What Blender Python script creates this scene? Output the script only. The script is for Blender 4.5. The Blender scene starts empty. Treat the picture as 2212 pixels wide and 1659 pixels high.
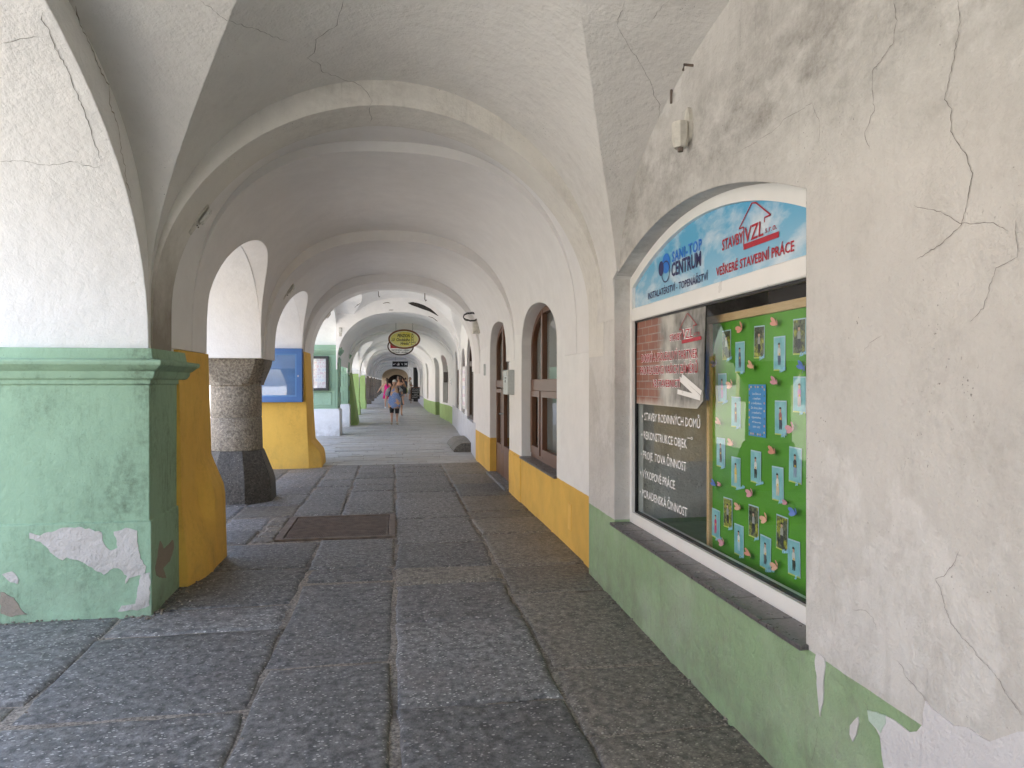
import bpy, bmesh, math, random
from mathutils import Vector, Matrix, noise
from mathutils.bvhtree import BVHTree
R = math.radians
random.seed(7)
sc = bpy.context.scene
C = sc.collection

# ---------------------------------------------------------------- camera, sky, sun, exposure
F, CX, HY, VX, CZ = 1533.0, 1106.0, 826.5, 853.3, 1.6      # photo measured at 2212 x 1659
TH = math.atan((CX - VX) / F); ct, st = math.cos(TH), math.sin(TH)
cam = bpy.data.cameras.new('camera'); camo = bpy.data.objects.new('camera', cam); C.objects.link(camo)
cam.sensor_width = 36; cam.lens = F / 2212 * 36; cam.clip_start = 0.05; cam.clip_end = 2000
camo.location = (0, 0, CZ); camo.rotation_euler = (math.pi / 2 - 0.00196, 0, -TH)
sc.camera = camo

SUN_EL, SUN_AZ = 63, 143      # azimuth clockwise from +Y: the sun stands behind the houses on the right
w = bpy.data.worlds.new('World'); sc.world = w; w.use_nodes = True
wn = w.node_tree; bg = wn.nodes['Background']
sky = wn.nodes.new('ShaderNodeTexSky'); sky.sky_type = 'NISHITA'; sky.sun_disc = False
sky.sun_elevation = R(SUN_EL); sky.sun_rotation = R(SUN_AZ); sky.air_density = 1.0; sky.dust_density = 2.5; sky.ozone_density = 1.0
wn.links.new(sky.outputs[0], bg.inputs[0]); bg.inputs[1].default_value = 0.15
sl = bpy.data.lights.new('sun', 'SUN'); slo = bpy.data.objects.new('sun', sl); C.objects.link(slo)
sl.energy = 4.5; sl.angle = R(0.5); sl.color = (1, 0.95, 0.88)
sd = Vector((math.sin(R(SUN_AZ)) * math.cos(R(SUN_EL)), math.cos(R(SUN_AZ)) * math.cos(R(SUN_EL)), math.sin(R(SUN_EL))))
slo.rotation_euler = (-sd).to_track_quat('-Z', 'Y').to_euler(); slo.location = (20, -20, 40)
vs = sc.view_settings; vs.view_transform = 'Standard'; vs.look = 'None'; vs.gamma = 1; vs.use_curve_mapping = False
vs.exposure = 2.75
vs.use_white_balance = True; vs.white_balance_temperature = 6750; vs.white_balance_tint = 9
sc.render.engine = 'CYCLES'
sc.cycles.use_denoising = True
sc.cycles.max_bounces = 10; sc.cycles.diffuse_bounces = 7; sc.cycles.glossy_bounces = 4
sc.cycles.transparent_max_bounces = 12; sc.cycles.sample_clamp_indirect = 8
sc.cycles.caustics_reflective = False; sc.cycles.caustics_refractive = False

# ---------------------------------------------------------------- photo pixel -> place
def fx(px, py, X):
    d = F * X / (ct * (px - VX)); return Vector((X, (d - X * st) / ct, CZ - (py - HY) * d / F))
def fy(px, py, Y):
    k = (px - VX) * ct / F; X = k * Y * ct / (1 - k * st); d = Y * ct + X * st
    return Vector((X, Y, CZ - (py - HY) * d / F))
def r5(x, y): return ((2400 + x / 1.746) / 1.8517, (650 + y / 1.746) / 1.8517)
def r6(x, y): return ((2400 + x / 1.442) / 1.8517, (1500 + y / 1.442) / 1.8517)
def z1(x, y): return ((2900 + x / 2.37) / 1.8517, (1150 + y / 2.37) / 1.8517)
def r1(x, y): return ((1000 + x / 2.212) / 1.8517, (1100 + y / 2.212) / 1.8517)
def lerp_table(t, y):
    if y <= t[0][0]: return t[0][1]
    for (a, b), (c, d) in zip(t, t[1:]):
        if y <= c: return b + (d - b) * (y - a) / (c - a)
    return t[-1][1]
ZF = [(2, 0), (6, .09), (25, .09), (55, .26), (90, .40)]
def zf(y): return lerp_table(ZF, y)
XR = [(-20, 1.53), (5.5, 1.53), (5.51, 1.57), (13.75, 1.56), (24.5, 2.02), (27, 2.05), (33, 1.78), (36, 1.62), (100, 1.62)]
def xr(y): return lerp_table(XR, y)

# ---------------------------------------------------------------- object helpers
def link(o): C.objects.link(o); return o
def tag(o, label=None, cat=None, group=None, kind=None):
    if label: o['label'] = label
    if cat: o['category'] = cat
    if group: o['group'] = group
    if kind: o['kind'] = kind
    return o
def thing(name, label, cat, loc=(0, 0, 0), group=None):
    o = link(bpy.data.objects.new(name, None)); o.location = loc; o.empty_display_size = .2
    return tag(o, label, cat, group)
def wloc(o):
    v = Vector(o.location)
    while o.parent: o = o.parent; v += Vector(o.location)
    return v
def sharpen(me, ang=32):
    bm = bmesh.new(); bm.from_mesh(me)
    bmesh.ops.remove_doubles(bm, verts=bm.verts, dist=1e-5)
    bm.normal_update()
    for f in bm.faces: f.smooth = True
    for e in bm.edges: e.smooth = len(e.link_faces) == 2 and e.calc_face_angle(3.14) < R(ang)
    bm.to_mesh(me); bm.free()
def mesh_obj(name, me, mat, parent=None, kind=None, smooth=None, origin=None):
    """me is in world coordinates; the origin goes to the parent's origin or to `origin`"""
    if mat: me.materials.clear(); me.materials.append(mat)
    if smooth: sharpen(me, smooth)
    o = link(bpy.data.objects.new(name, me))
    base = wloc(parent) if parent else Vector((0, 0, 0))
    if origin is None and not parent and len(me.vertices):
        xs = [v.co for v in me.vertices]
        origin = Vector(((min(v.x for v in xs) + max(v.x for v in xs)) / 2, (min(v.y for v in xs) + max(v.y for v in xs)) / 2, min(v.z for v in xs)))
    origin = Vector(origin) if origin is not None else base
    me.transform(Matrix.Translation(-origin))
    if parent: o.parent = parent
    o.location = origin - base
    if kind: o['kind'] = kind
    return o
def obj(name, bm, mat, parent=None, kind=None, smooth=None, origin=None):
    bmesh.ops.recalc_face_normals(bm, faces=bm.faces)
    me = bpy.data.meshes.new(name); bm.to_mesh(me); bm.free()
    return mesh_obj(name, me, mat, parent, kind, smooth, origin)
def nb(): return bmesh.new()
def box(bm, x0, x1, y0, y1, z0, z1, bev=0):
    vs_ = [bm.verts.new((x, y, z)) for x in (x0, x1) for y in (y0, y1) for z in (z0, z1)]
    fs = [bm.faces.new([vs_[i] for i in q]) for q in ((0, 1, 3, 2), (4, 6, 7, 5), (0, 4, 5, 1), (2, 3, 7, 6), (0, 2, 6, 4), (1, 5, 7, 3))]
    if bev:
        es = list({e for f in fs for e in f.edges})
        bmesh.ops.bevel(bm, geom=es, offset=bev, segments=1, affect='EDGES')
    return bm
def bx(*a, bev=0): return box(nb(), *a, bev=bev)
def loft(bm, rings, close=True, cap=True):
    vr = [[bm.verts.new(p) for p in r] for r in rings]
    n = len(vr[0])
    for a, b in zip(vr, vr[1:]):
        for i in range(n if close else n - 1):
            bm.faces.new((a[i], a[(i + 1) % n], b[(i + 1) % n], b[i]))
    if cap and close: bm.faces.new(vr[0][::-1]); bm.faces.new(vr[-1])
    return bm
def tube(bm, pts, r, n=8):
    rings = []
    pts = [Vector(p) for p in pts]
    for i, p in enumerate(pts):
        t = (pts[min(i + 1, len(pts) - 1)] - pts[max(i - 1, 0)]).normalized()
        u = t.cross(Vector((0, 0, 1)) if abs(t.z) < .9 else Vector((1, 0, 0))).normalized(); v = t.cross(u)
        rr = r[i] if isinstance(r, (list, tuple)) else r
        rings.append([p + (u * math.cos(k * 2 * math.pi / n) + v * math.sin(k * 2 * math.pi / n)) * rr for k in range(n)])
    return loft(bm, rings)
def prism(bm, pts, vec):
    vec = Vector(vec); return loft(bm, [[Vector(p) for p in pts], [Vector(p) + vec for p in pts]])
def arch2d(a0, a1, zb, zs, zc, n=2.0, seg=40):
    c, h = (a0 + a1) / 2, (a1 - a0) / 2
    if n == 'seg':
        return [(a0, zb)] + [(a0 + (a1 - a0) * i / seg, zs + (zc - zs) * (1 - (2 * i / seg - 1) ** 2)) for i in range(seg + 1)] + [(a1, zb)]
    out = [(a0, zb)]
    for i in range(seg + 1):
        t = math.pi * (1 - i / seg); cs, sn = math.cos(t), max(0, math.sin(t))
        out.append((c + h * math.copysign(abs(cs) ** (2 / n), cs), zs + (zc - zs) * sn ** (2 / n)))
    out.append((a1, zb)); return out
def wob(x, y, z, amp):
    v = noise.noise(Vector((x * .9 + 7, y * .9, z * .9 + 3))) + .5 * noise.noise(Vector((x * 2.3, y * 2.3 + 9, z * 2.3)))
    return v * amp
def archX(y0, y1, zb, zs, zc, x0, x1, n=2.0, seg=36, amp=0.0, zc1=None):
    p = arch2d(y0, y1, zb, zs, zc, n, seg)
    if zc1 is not None:      # crown climbs or falls from x0 to x1
        return loft(nb(), [[Vector((x, yy + wob(x, yy, zz, amp), zz)) for yy, zz in arch2d(y0, y1, zb, zs, zk, n, seg)] for x, zk in ((x0, zc), (x1, zc1))])
    return loft(nb(), [[Vector((x, yy + (wob(x, yy, zz, amp) if 0 < i < len(p) - 1 else 0), zz + wob(yy, zz, x, amp))) for i, (yy, zz) in enumerate(p)] for x in (x0, x1)])
def archY(stations, amp=0.0, seg=48, n=2.0):
    """stations: (y, xl, xr, zb, zs, zc)"""
    rings = []
    for y, xl, xr_, zb, zs, zc in stations:
        p = arch2d(xl, xr_, zb, zs, zc, n, seg)
        rings.append([Vector((x + wob(x * .6, y, z * .5, amp) * .6, y, z + wob(y, x * .7, z * .4, amp))) for x, z in p])
    return loft(nb(), rings)
def to_tmp(bm):
    bmesh.ops.recalc_face_normals(bm, faces=bm.faces)
    me = bpy.data.meshes.new('tmp'); bm.to_mesh(me); bm.free()
    return link(bpy.data.objects.new('tmp', me))
def carve(bm, cutters):
    o = to_tmp(bm); cs = [to_tmp(c) for c in cutters]
    for c in cs:
        m = o.modifiers.new('b', 'BOOLEAN'); m.operation = 'DIFFERENCE'; m.solver = 'EXACT'; m.object = c
    me = bpy.data.meshes.new_from_object(o.evaluated_get(bpy.context.evaluated_depsgraph_get()))
    for t in [o] + cs:
        d = t.data; bpy.data.objects.remove(t); bpy.data.meshes.remove(d)
    return me

# ---------------------------------------------------------------- material helpers
class NT:
    def __init__(s, name):
        s.m = bpy.data.materials.new(name); s.m.use_nodes = True; s.t = s.m.node_tree
        s.b = s.t.nodes['Principled BSDF']; s.out = s.t.nodes['Material Output']
    def n(s, typ, ins=None, **props):
        nd = s.t.nodes.new('ShaderNode' + typ)
        for k, v in props.items(): setattr(nd, k, v)
        for k, v in (ins or {}).items(): s.put(nd.inputs[k], v)
        return nd
    def put(s, sock, v):
        if hasattr(v, 'is_linked') or hasattr(v, 'links'): s.t.links.new(v, sock)
        elif isinstance(v, (tuple, list)) and sock.type == 'RGBA' and len(v) == 3: sock.default_value = (*v, 1)
        else: sock.default_value = v
    def math(s, op, a, b=0.0, clamp=False):
        nd = s.n('Math', {0: a, 1: b}, operation=op, use_clamp=clamp); return nd.outputs[0]
    def mix(s, f, a, b, mode='MIX'):
        nd = s.n('Mix', data_type='RGBA', blend_type=mode)
        s.put(nd.inputs[0], f); s.put(nd.inputs[6], a); s.put(nd.inputs[7], b); return nd.outputs[2]
    def ramp(s, v, lo, hi, a=0.0, b=1.0):
        return s.n('MapRange', {'Value': v, 'From Min': lo, 'From Max': hi, 'To Min': a, 'To Max': b}).outputs[0]
    def pos(s, scale=(1, 1, 1), rot=None):
        if not hasattr(s, '_g'): s._g = s.n('NewGeometry')
        nd = s.n('Mapping', {'Vector': s._g.outputs['Position'], 'Scale': scale})
        if rot: nd.inputs['Rotation'].default_value = rot
        return nd.outputs[0]
    def xyz(s):
        if not hasattr(s, '_x'):
            if not hasattr(s, '_g'): s._g = s.n('NewGeometry')
            s._x = s.n('SeparateXYZ', {0: s._g.outputs['Position']})
        return s._x.outputs
    def noise(s, scale, detail=4, rough=.55, vec=None, dist=0.0):
        return s.n('TexNoise', {'Vector': vec or s.pos(), 'Scale': scale, 'Detail': detail, 'Roughness': rough, 'Distortion': dist}).outputs['Fac']
    def vor(s, scale, feature='F1', vec=None, rnd=1.0):
        return s.n('TexVoronoi', {'Vector': vec or s.pos(), 'Scale': scale, 'Randomness': rnd}, feature=feature)
    def bump(s, h, strength=.3, dist=.01, normal=None):
        i = {'Height': h, 'Strength': strength, 'Distance': dist}
        if normal is not None: i['Normal'] = normal
        return s.n('Bump', i).outputs[0]
    def set(s, color=None, rough=None, normal=None, **kw):
        if color is not None: s.put(s.b.inputs['Base Color'], color)
        if rough is not None: s.put(s.b.inputs['Roughness'], rough)
        if normal is not None: s.put(s.b.inputs['Normal'], normal)
        for k, v in kw.items(): s.put(s.b.inputs[k.replace('_', ' ')], v)
        return s.m

def plain(name, col, rough=.5, metal=0.0, var=.12, scale=30, bump=0.0, spec=.5):
    """a plain painted or moulded surface with a little unevenness of tone"""
    t = NT(name); n = t.noise(scale, 5)
    c = t.mix(t.ramp(n, .3, .75), tuple(x * (1 - var) for x in col), tuple(min(1, x * (1 + var)) for x in col))
    t.set(c, t.ramp(t.noise(scale * .6), .3, .7, max(.05, rough - .08), min(1, rough + .08)), Metallic=metal)
    t.b.inputs['Specular IOR Level'].default_value = spec
    if bump: t.set(normal=t.bump(n, bump, .003))
    return t.m

WHITE = (.80, .79, .765)
def plaster(name, white=WHITE, bands=(), grime=.25, dirt=(.23, .215, .19), bumpy=.35, patch=0.0, bevel=.012, soot=None, wear=0.12, speck=.5, streak=0.0, damp=None, scuff=0.0):
    """lime-washed plaster; bands: (height at y=0, slope per metre of y, colour) painted from the floor up, tallest first"""
    t = NT(name); X, Y, Z = t.xyz()
    big = t.noise(.9, 5, .6); med = t.noise(4.5, 6, .65); fine = t.noise(55, 4, .6)
    col = t.mix(t.ramp(med, .35, .72), white, tuple(x * .93 for x in white))
    if patch:      # patches of fresher, whiter lime wash
        pm = t.ramp(t.noise(.8, 9, .62, vec=t.pos((1, 1, .7))), .53, .55)
        col = t.mix(t.math('MULTIPLY', pm, patch), col, (.74, .73, .71), 'MIX')
    for h, s_, c in bands:
        zz = t.math('ADD', Z, t.math('MULTIPLY', t.math('SUBTRACT', t.noise(9, 4, .6), .5), .012))
        zz = t.math('SUBTRACT', zz, t.math('MULTIPLY', Y, s_))
        c2 = t.mix(t.ramp(t.noise(2.2, 6, .62), .32, .7), c, tuple(x * .78 for x in c))
        m = t.ramp(zz, h + .001, h - .001)
        if wear:
            sc_ = t.ramp(t.noise(13, 7, .72), .66 - wear * .35, .68 - wear * .35)
            c2 = t.mix(t.math('MULTIPLY', sc_, .35), c2, tuple(min(1, x * .55 + .12) for x in c))
        col = t.mix(m, col, c2)
    if grime:
        g = t.math('MULTIPLY', t.ramp(big, .42, .78), t.ramp(t.noise(16, 6, .7), .3, .7))
        col = t.mix(t.math('MULTIPLY', g, grime, True), col, tuple(dirt))
        low = t.math('MULTIPLY', t.ramp(Z, .55, .05), t.ramp(t.noise(6, 6, .7), .38, .68))
        col = t.mix(t.math('MULTIPLY', low, min(.55, grime * 1.6), True), col, (.16, .15, .125))
        if speck:
            sp = t.ramp(t.noise(90, 2, .5), .69, .73)
            col = t.mix(t.math('MULTIPLY', t.math('MULTIPLY', sp, t.ramp(t.noise(2.6, 3), .5, .66)), speck), col, (.10, .095, .085))
    if streak:
        sv = t.noise(3.0, 5, .65, vec=t.pos((9, 9, .9)))
        col = t.mix(t.math('MULTIPLY', t.math('MULTIPLY', t.ramp(sv, .56, .74), t.ramp(big, .36, .6)), streak), col, tuple(x * .8 for x in dirt))
    if scuff:      # rubbed and scuffed marks, darker and drier than the paint
        sf = t.math('MULTIPLY', t.ramp(t.noise(2.1, 7, .72, vec=t.pos((1.6, 1.6, .8))), .47, .66), t.ramp(t.noise(26, 6, .75), .36, .62))
        col = t.mix(t.math('MULTIPLY', sf, scuff, True), col, tuple(x * .7 for x in dirt))
        col = t.mix(t.math('MULTIPLY', t.ramp(t.noise(1.3, 4, .6), .5, .72), scuff * .5), col, tuple(min(1, x * 1.35 + .03) for x in white))
    if soot:       # sooty, rubbed belts: (y centre, half span, base height, rise, width, strength) follow the lunette above the shop window
        yc, hs, z0, rise, wd, stg = soot
        u = t.math('DIVIDE', t.math('SUBTRACT', Y, yc), hs)
        arc = t.math('ADD', z0, t.math('MULTIPLY', rise, t.math('SQRT', t.math('MAXIMUM', t.math('SUBTRACT', 1.0, t.math('MULTIPLY', u, u)), .0))))
        dd = t.math('ABSOLUTE', t.math('SUBTRACT', Z, t.math('ADD', arc, t.math('MULTIPLY', t.math('SUBTRACT', t.noise(1.7, 4), .5), .9))))
        sm = t.math('MULTIPLY', t.ramp(dd, wd, .02), t.ramp(t.noise(3.4, 7, .72, vec=t.pos((1, 1, 1.8), (R(35), 0, 0))), .36, .68))
        gr = t.math('MULTIPLY', sm, t.ramp(t.noise(42, 5, .75), .33, .62, .6, 1))
        col = t.mix(t.math('MULTIPLY', gr, stg, True), col, (.19, .175, .155))
    if damp:
        dm = t.math('MULTIPLY', t.ramp(t.math('ADD', Z, t.math('MULTIPLY', t.noise(5, 5, .65), .8)), damp[1] + .5, damp[0] + .3), t.ramp(X, -1.2, -1.45))
        col = t.mix(t.math('MULTIPLY', dm, .85, True), col, (.21, .175, .135))
    h = t.math('ADD', t.math('MULTIPLY', med, 1.6), t.math('ADD', t.math('MULTIPLY', fine, .22), t.math('MULTIPLY', t.noise(160, 3), .07)))
    base = t.n('Bevel', {'Radius': bevel}, samples=4).outputs[0] if bevel else None
    return t.set(col, t.ramp(fine, .3, .7, .82, .95), t.bump(h, bumpy, .03, base))

def glass(name, tint=(.92, .96, .95), refl=1.0):
    t = NT(name); t.t.nodes.remove(t.b)
    fc = t.n('LayerWeight', {'Blend': .5}).outputs['Facing']
    fr = t.math('ADD', .05, t.math('MULTIPLY', .95, t.math('POWER', fc, 5.0)))
    tr = t.n('BsdfTransparent', {'Color': tint}).outputs[0]
    wav = t.bump(t.noise(1.3, 2), .04, .02)
    gl = t.n('BsdfGlossy', {'Color': (1, 1, 1), 'Roughness': .015, 'Normal': wav}).outputs[0]
    mx = t.n('MixShader'); t.put(mx.inputs[0], t.math('MULTIPLY', fr, refl, True)); t.put(mx.inputs[1], tr); t.put(mx.inputs[2], gl)
    t.put(t.out.inputs[0], mx.outputs[0]); return t.m

GREEN = (.27, .45, .29); GREEN2 = (.29, .43, .235); YEL = (.80, .43, .06); YEL2 = (.80, .49, .10); LIME = (.34, .48, .18); GREY = (.60, .62, .67)
OLD = (.70, .68, .64)
M = {}
M['h1_wall'] = plaster('old_plaster_green_dado', (.585, .57, .54), [(.565, .0135, GREEN2)], grime=.5, bumpy=.6, patch=.4, soot=(2.5, 2.2, 2.60, .22, .50, 1.0), wear=.2, streak=.3, scuff=.28, speck=1.0)
M['h1_vault'] = plaster('old_grey_plaster', (.70, .685, .655), grime=.32, bumpy=.5, speck=.9)
M['h1_reveal'] = plaster('old_white_plaster', (.80, .79, .77), grime=.10, bumpy=.45)
M['h1_arch'] = plaster('old_cream_plaster', (.74, .72, .67), grime=.45, bumpy=.4, speck=1.0, streak=.2, damp=(2.0, 2.6))
M['h1_pier'] = plaster('mint_green_paint', (.30, .455, .315), grime=.5, dirt=(.12, .17, .11), bumpy=.4, wear=.1, speck=.9, streak=.75, scuff=.65)
M['h2_wall'] = plaster('white_plaster_yellow_dado', (.82, .815, .80), [(.655, .002, YEL2)], grime=.05, bumpy=.22, speck=0, wear=.02)
M['h2_vault'] = plaster('grey_white_plaster', (.80, .79, .78), grime=.06, bumpy=.2, speck=.2, patch=.25)
M['h2_reveal'] = plaster('clean_white_plaster', (.86, .86, .86), grime=.02, bumpy=.3, speck=0)
M['yellow'] = plaster('ochre_yellow_paint', YEL2, grime=.16, dirt=(.45, .24, .05), bumpy=.25, speck=.3, bevel=.02, scuff=.35)
M['h3_wall'] = plaster('white_plaster_grey_dado', (.82, .815, .80), [(.80, .0, GREY)], grime=.08, bumpy=.25, wear=.12)
M['h3_vault'] = plaster('flaking_white_plaster', (.87, .865, .855), grime=.10, bumpy=.3)
M['h4_wall'] = plaster('white_plaster_lime_dado', (.87, .865, .85), [(.72, .0, LIME)], grime=.06, bumpy=.25)
M['h4_pier'] = plaster('lime_green_paint', LIME, grime=.15, dirt=(.15, .2, .07), bumpy=.25, speck=.2)
M['h5_wall'] = plaster('white_plaster_mixed_dado', (.86, .855, .84), [(.75, .0, (.5, .52, .58))], grime=.08)
M['panel_green'] = plaster('pale_green_paint', (.29, .45, .33), grime=.2, dirt=(.15, .2, .15), bumpy=.5)
M['panel_raised'] = plaster('roughcast_green', (.31, .48, .36), grime=.25, dirt=(.15, .2, .15), bumpy=1.0)
M['plinth_white'] = plaster('worn_white_plinth', (.70, .72, .76), grime=.4, dirt=(.3, .29, .28), bumpy=.4, speck=1)
M['bare'] = plaster('bare_render', (.56, .53, .50), grime=.5, dirt=(.26, .22, .19), bumpy=.9, speck=.3, bevel=0)
M['bare_pale'] = plaster('pale_undercoat', (.66, .65, .66), grime=.4, dirt=(.42, .40, .40), bumpy=.6, speck=.3, bevel=0)
M['limewash'] = plaster('fresh_lime_wash', (.64, .63, .615), grime=.2, bumpy=.5, speck=0, bevel=0)
M['pale_mint'] = plaster('pale_mint_undercoat', (.48, .60, .51), grime=.1, bumpy=.4, bevel=0)
M['stain'] = plaster('damp_stain', (.30, .255, .205), grime=.4, dirt=(.16, .14, .115), bumpy=.6, bevel=0)

def granite(name, a, b, fleck, scale=1.0, tint=(.24, .20, .19)):
    t = NT(name); rnd = t.n('ObjectInfo').outputs['Random']
    off = t.n('VectorMath', {0: t.pos(), 1: (0, 0, 0)}, operation='ADD')
    cmb = t.n('CombineXYZ', {0: t.math('MULTIPLY', rnd, 31.0), 1: t.math('MULTIPLY', rnd, 17.0), 2: 0.0}).outputs[0]
    t.put(off.inputs[1], cmb); P = off.outputs[0]
    big = t.noise(1.6, 5, .6, P); med = t.noise(22 * scale, 5, .7, P)
    col = t.mix(t.ramp(big, .3, .7), a, b)
    col = t.mix(t.math('MULTIPLY', t.ramp(t.noise(2.3, 4, .6, P), .5, .75), .55), col, tint)
    col = t.mix(t.ramp(med, .38, .68), tuple(x * .36 for x in a), col)
    col = t.mix(t.math('MULTIPLY', t.ramp(t.noise(120 * scale, 3, .7, P), .52, .62), .5), col, tuple(x * .35 for x in a))
    v = t.vor(60 * scale, 'F1', vec=t.n('Mapping', {'Vector': P, 'Scale': (.75, 1.25, 1), 'Rotation': (0, 0, .5)}).outputs[0])
    chk = t.n('SeparateColor', {0: v.outputs['Color']}).outputs
    fl = t.math('MULTIPLY', t.math('LESS_THAN', v.outputs['Distance'], t.ramp(chk[1], 0, 1, .12, .40)), t.math('GREATER_THAN', chk[0], .56))
    col = t.mix(t.math('MULTIPLY', fl, t.ramp(t.noise(5, 3, .6, P), .3, .6, .35, .85)), col, fleck)
    tone = t.ramp(rnd, 0, 1, .78, 1.2)
    hsv = t.n('HueSaturation', {'Color': col, 'Value': tone}).outputs[0]
    worn = t.ramp(big, .3, .7, .50, .78)
    return t.set(hsv, worn, t.bump(t.math('ADD', med, t.math('MULTIPLY', t.noise(7, 5, .6, P), 2.0)), .55, .012))
M['granite'] = granite('granite_slab', (.225, .222, .218), (.315, .308, .298), (.60, .585, .55))
M['granite_brown'] = granite('brown_granite_slab', (.245, .222, .19), (.33, .30, .25), (.46, .43, .36), 1.2, (.24, .19, .16))
M['granite_wall'] = granite('column_granite', (.33, .29, .235), (.43, .385, .32), (.54, .50, .43), 1.6, (.26, .21, .16))
M['granite_dark'] = granite('sooty_granite', (.105, .098, .088), (.16, .148, .13), (.27, .25, .22), 1.6, (.07, .063, .055))
M['stone_brown'] = granite('dark_brown_stone', (.13, .105, .08), (.20, .165, .125), (.28, .24, .18), 1.2, (.08, .065, .05))
def mk_mortar():
    t = NT('sandy_joint'); n = t.noise(2.4, 6, .65); f = t.noise(60, 4, .7)
    c = t.mix(t.ramp(n, .36, .52), (.10, .085, .07), (.44, .39, .33)); c = t.mix(t.ramp(f, .35, .65), tuple(x * .5 for x in (.2, .17, .14)), c)
    return t.set(c, .95, t.bump(f, .8, .01))
M['mortar'] = mk_mortar()
def mk_paver():
    t = NT('slate_paver'); r = t.n('NewGeometry').outputs['Random Per Island']
    c = t.mix(r, (.30, .30, .297), (.46, .455, .44)); c = t.mix(t.ramp(t.noise(7, 6, .65), .35, .7), c, (.38, .37, .35))
    c = t.mix(t.math('MULTIPLY', t.ramp(t.noise(1.1, 4), .5, .7), .5), c, (.33, .285, .22))
    return t.set(c, t.ramp(t.noise(9, 4), .3, .7, .35, .65), t.bump(t.noise(25, 5, .7), .5, .01))
M['paver'] = mk_paver()
def mk_square():
    t = NT('square_cobbles'); v = t.vor(7, 'DISTANCE_TO_EDGE')
    c = t.mix(t.ramp(v.outputs['Distance'], 0, .12), (.12, .11, .10), (.42, .405, .375)); c = t.mix(t.ramp(t.noise(.6, 4), .35, .7), c, (.36, .345, .32))
    return t.set(c, .8, t.bump(v.outputs['Distance'], .5, .02))
M['square'] = mk_square()
def mk_wood(name, a, b, rough=.35, vec=(1, 1, 1), sc_=6):
    t = NT(name); n = t.noise(sc_, 6, .6, t.pos(vec), .6)
    return t.set(t.mix(t.ramp(n, .3, .7), a, b), rough, t.bump(n, .1, .003))
M['brown'] = mk_wood('brown_lacquered_wood', (.115, .047, .022), (.155, .066, .033), .38, (30, 30, 1.5))
M['dark_brown'] = mk_wood('dark_brown_wood', (.045, .022, .014), (.075, .036, .022), .4, (30, 30, 1.5))
M['pine'] = mk_wood('pine_frame', (.50, .33, .16), (.62, .44, .24), .5, (30, 3, 30))
M['pvc'] = plain('white_window_plastic', (.80, .795, .765), .35, var=.03, scale=6)
M['glass'] = glass('window_glass', refl=.75)
M['case_glass'] = glass('case_glass', (.95, .97, .97), 1.2)
M['dark_room'] = plain('dark_interior', (.030, .018, .017), .9, spec=.2)
M['grey_room'] = plain('curtained_interior', (.20, .20, .19), .9, var=.4, scale=3)
def mk_curt():
    t = NT('net_curtain'); n = t.noise(5, 3, .5, t.pos((8, 8, .15)))
    return t.set(t.mix(t.ramp(n, .35, .65), (.34, .35, .34), (.62, .63, .61)), .9, t.bump(n, .6, .02))
M['curtain'] = mk_curt()
M['sill'] = plain('dark_sill_tile', (.10, .092, .092), .32, var=.35, scale=55)
M['iron'] = plain('rusty_iron', (.15, .115, .095), .6, .2, .4, 14, .3)
M['black'] = plain('black_paint', (.012, .012, .013), .4)
M['ink'] = plain('black_ink', (.012, .012, .012), .7)
M['white'] = plain('white_vinyl', (.86, .86, .86), .5, var=.02)
M['red'] = plain('red_vinyl', (.40, .012, .03), .5, var=.03)
M['navy'] = plain('navy_vinyl', (.018, .022, .11), .5, var=.03)
M['cyan'] = plain('blue_vinyl', (.012, .17, .60), .5, var=.03)
M['blue'] = plain('blue_enamel', (.055, .16, .42), .35, var=.10, scale=3)
M['blue_back'] = plain('faded_blue_felt', (.10, .23, .50), .9, var=.2, scale=2)
M['grey_metal'] = plain('grey_metal', (.42, .44, .43), .4, .3, .08)
M['dirty_white'] = plain('dirty_white_plastic', (.58, .56, .50), .5, var=.25, scale=18)
M['lamp_glass'] = plain('dusty_lamp_glass', (.60, .60, .57), .3, var=.15)
M['cable'] = plain('black_cable', (.015, .015, .015), .5)
M['steel'] = plain('steel', (.45, .45, .45), .35, .9)
def mk_board():
    t = NT('green_board'); n = t.noise(1.4, 4, .6, t.pos((1, 1, 2.2)))
    return t.set(t.mix(t.ramp(n, .3, .7), (.06, .26, .010), (.10, .36, .016)), .6, t.bump(t.noise(3, 3, .5, t.pos((1, 1, 3))), .3, .01))
M['board'] = mk_board()
def mk_skyprint():
    t = NT('cloud_print'); X, Y, Z = t.xyz()
    sky_ = t.mix(t.ramp(Z, 1.9, 2.4), (.42, .60, .70), (.09, .38, .60))
    cl = t.ramp(t.noise(3.0, 6, .6, t.pos((1, 1, 1.9)), .3), .47, .68)
    return t.set(t.mix(t.math('MULTIPLY', cl, .8), sky_, (.72, .76, .79)), .45)
M['skyprint'] = mk_skyprint()
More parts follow.
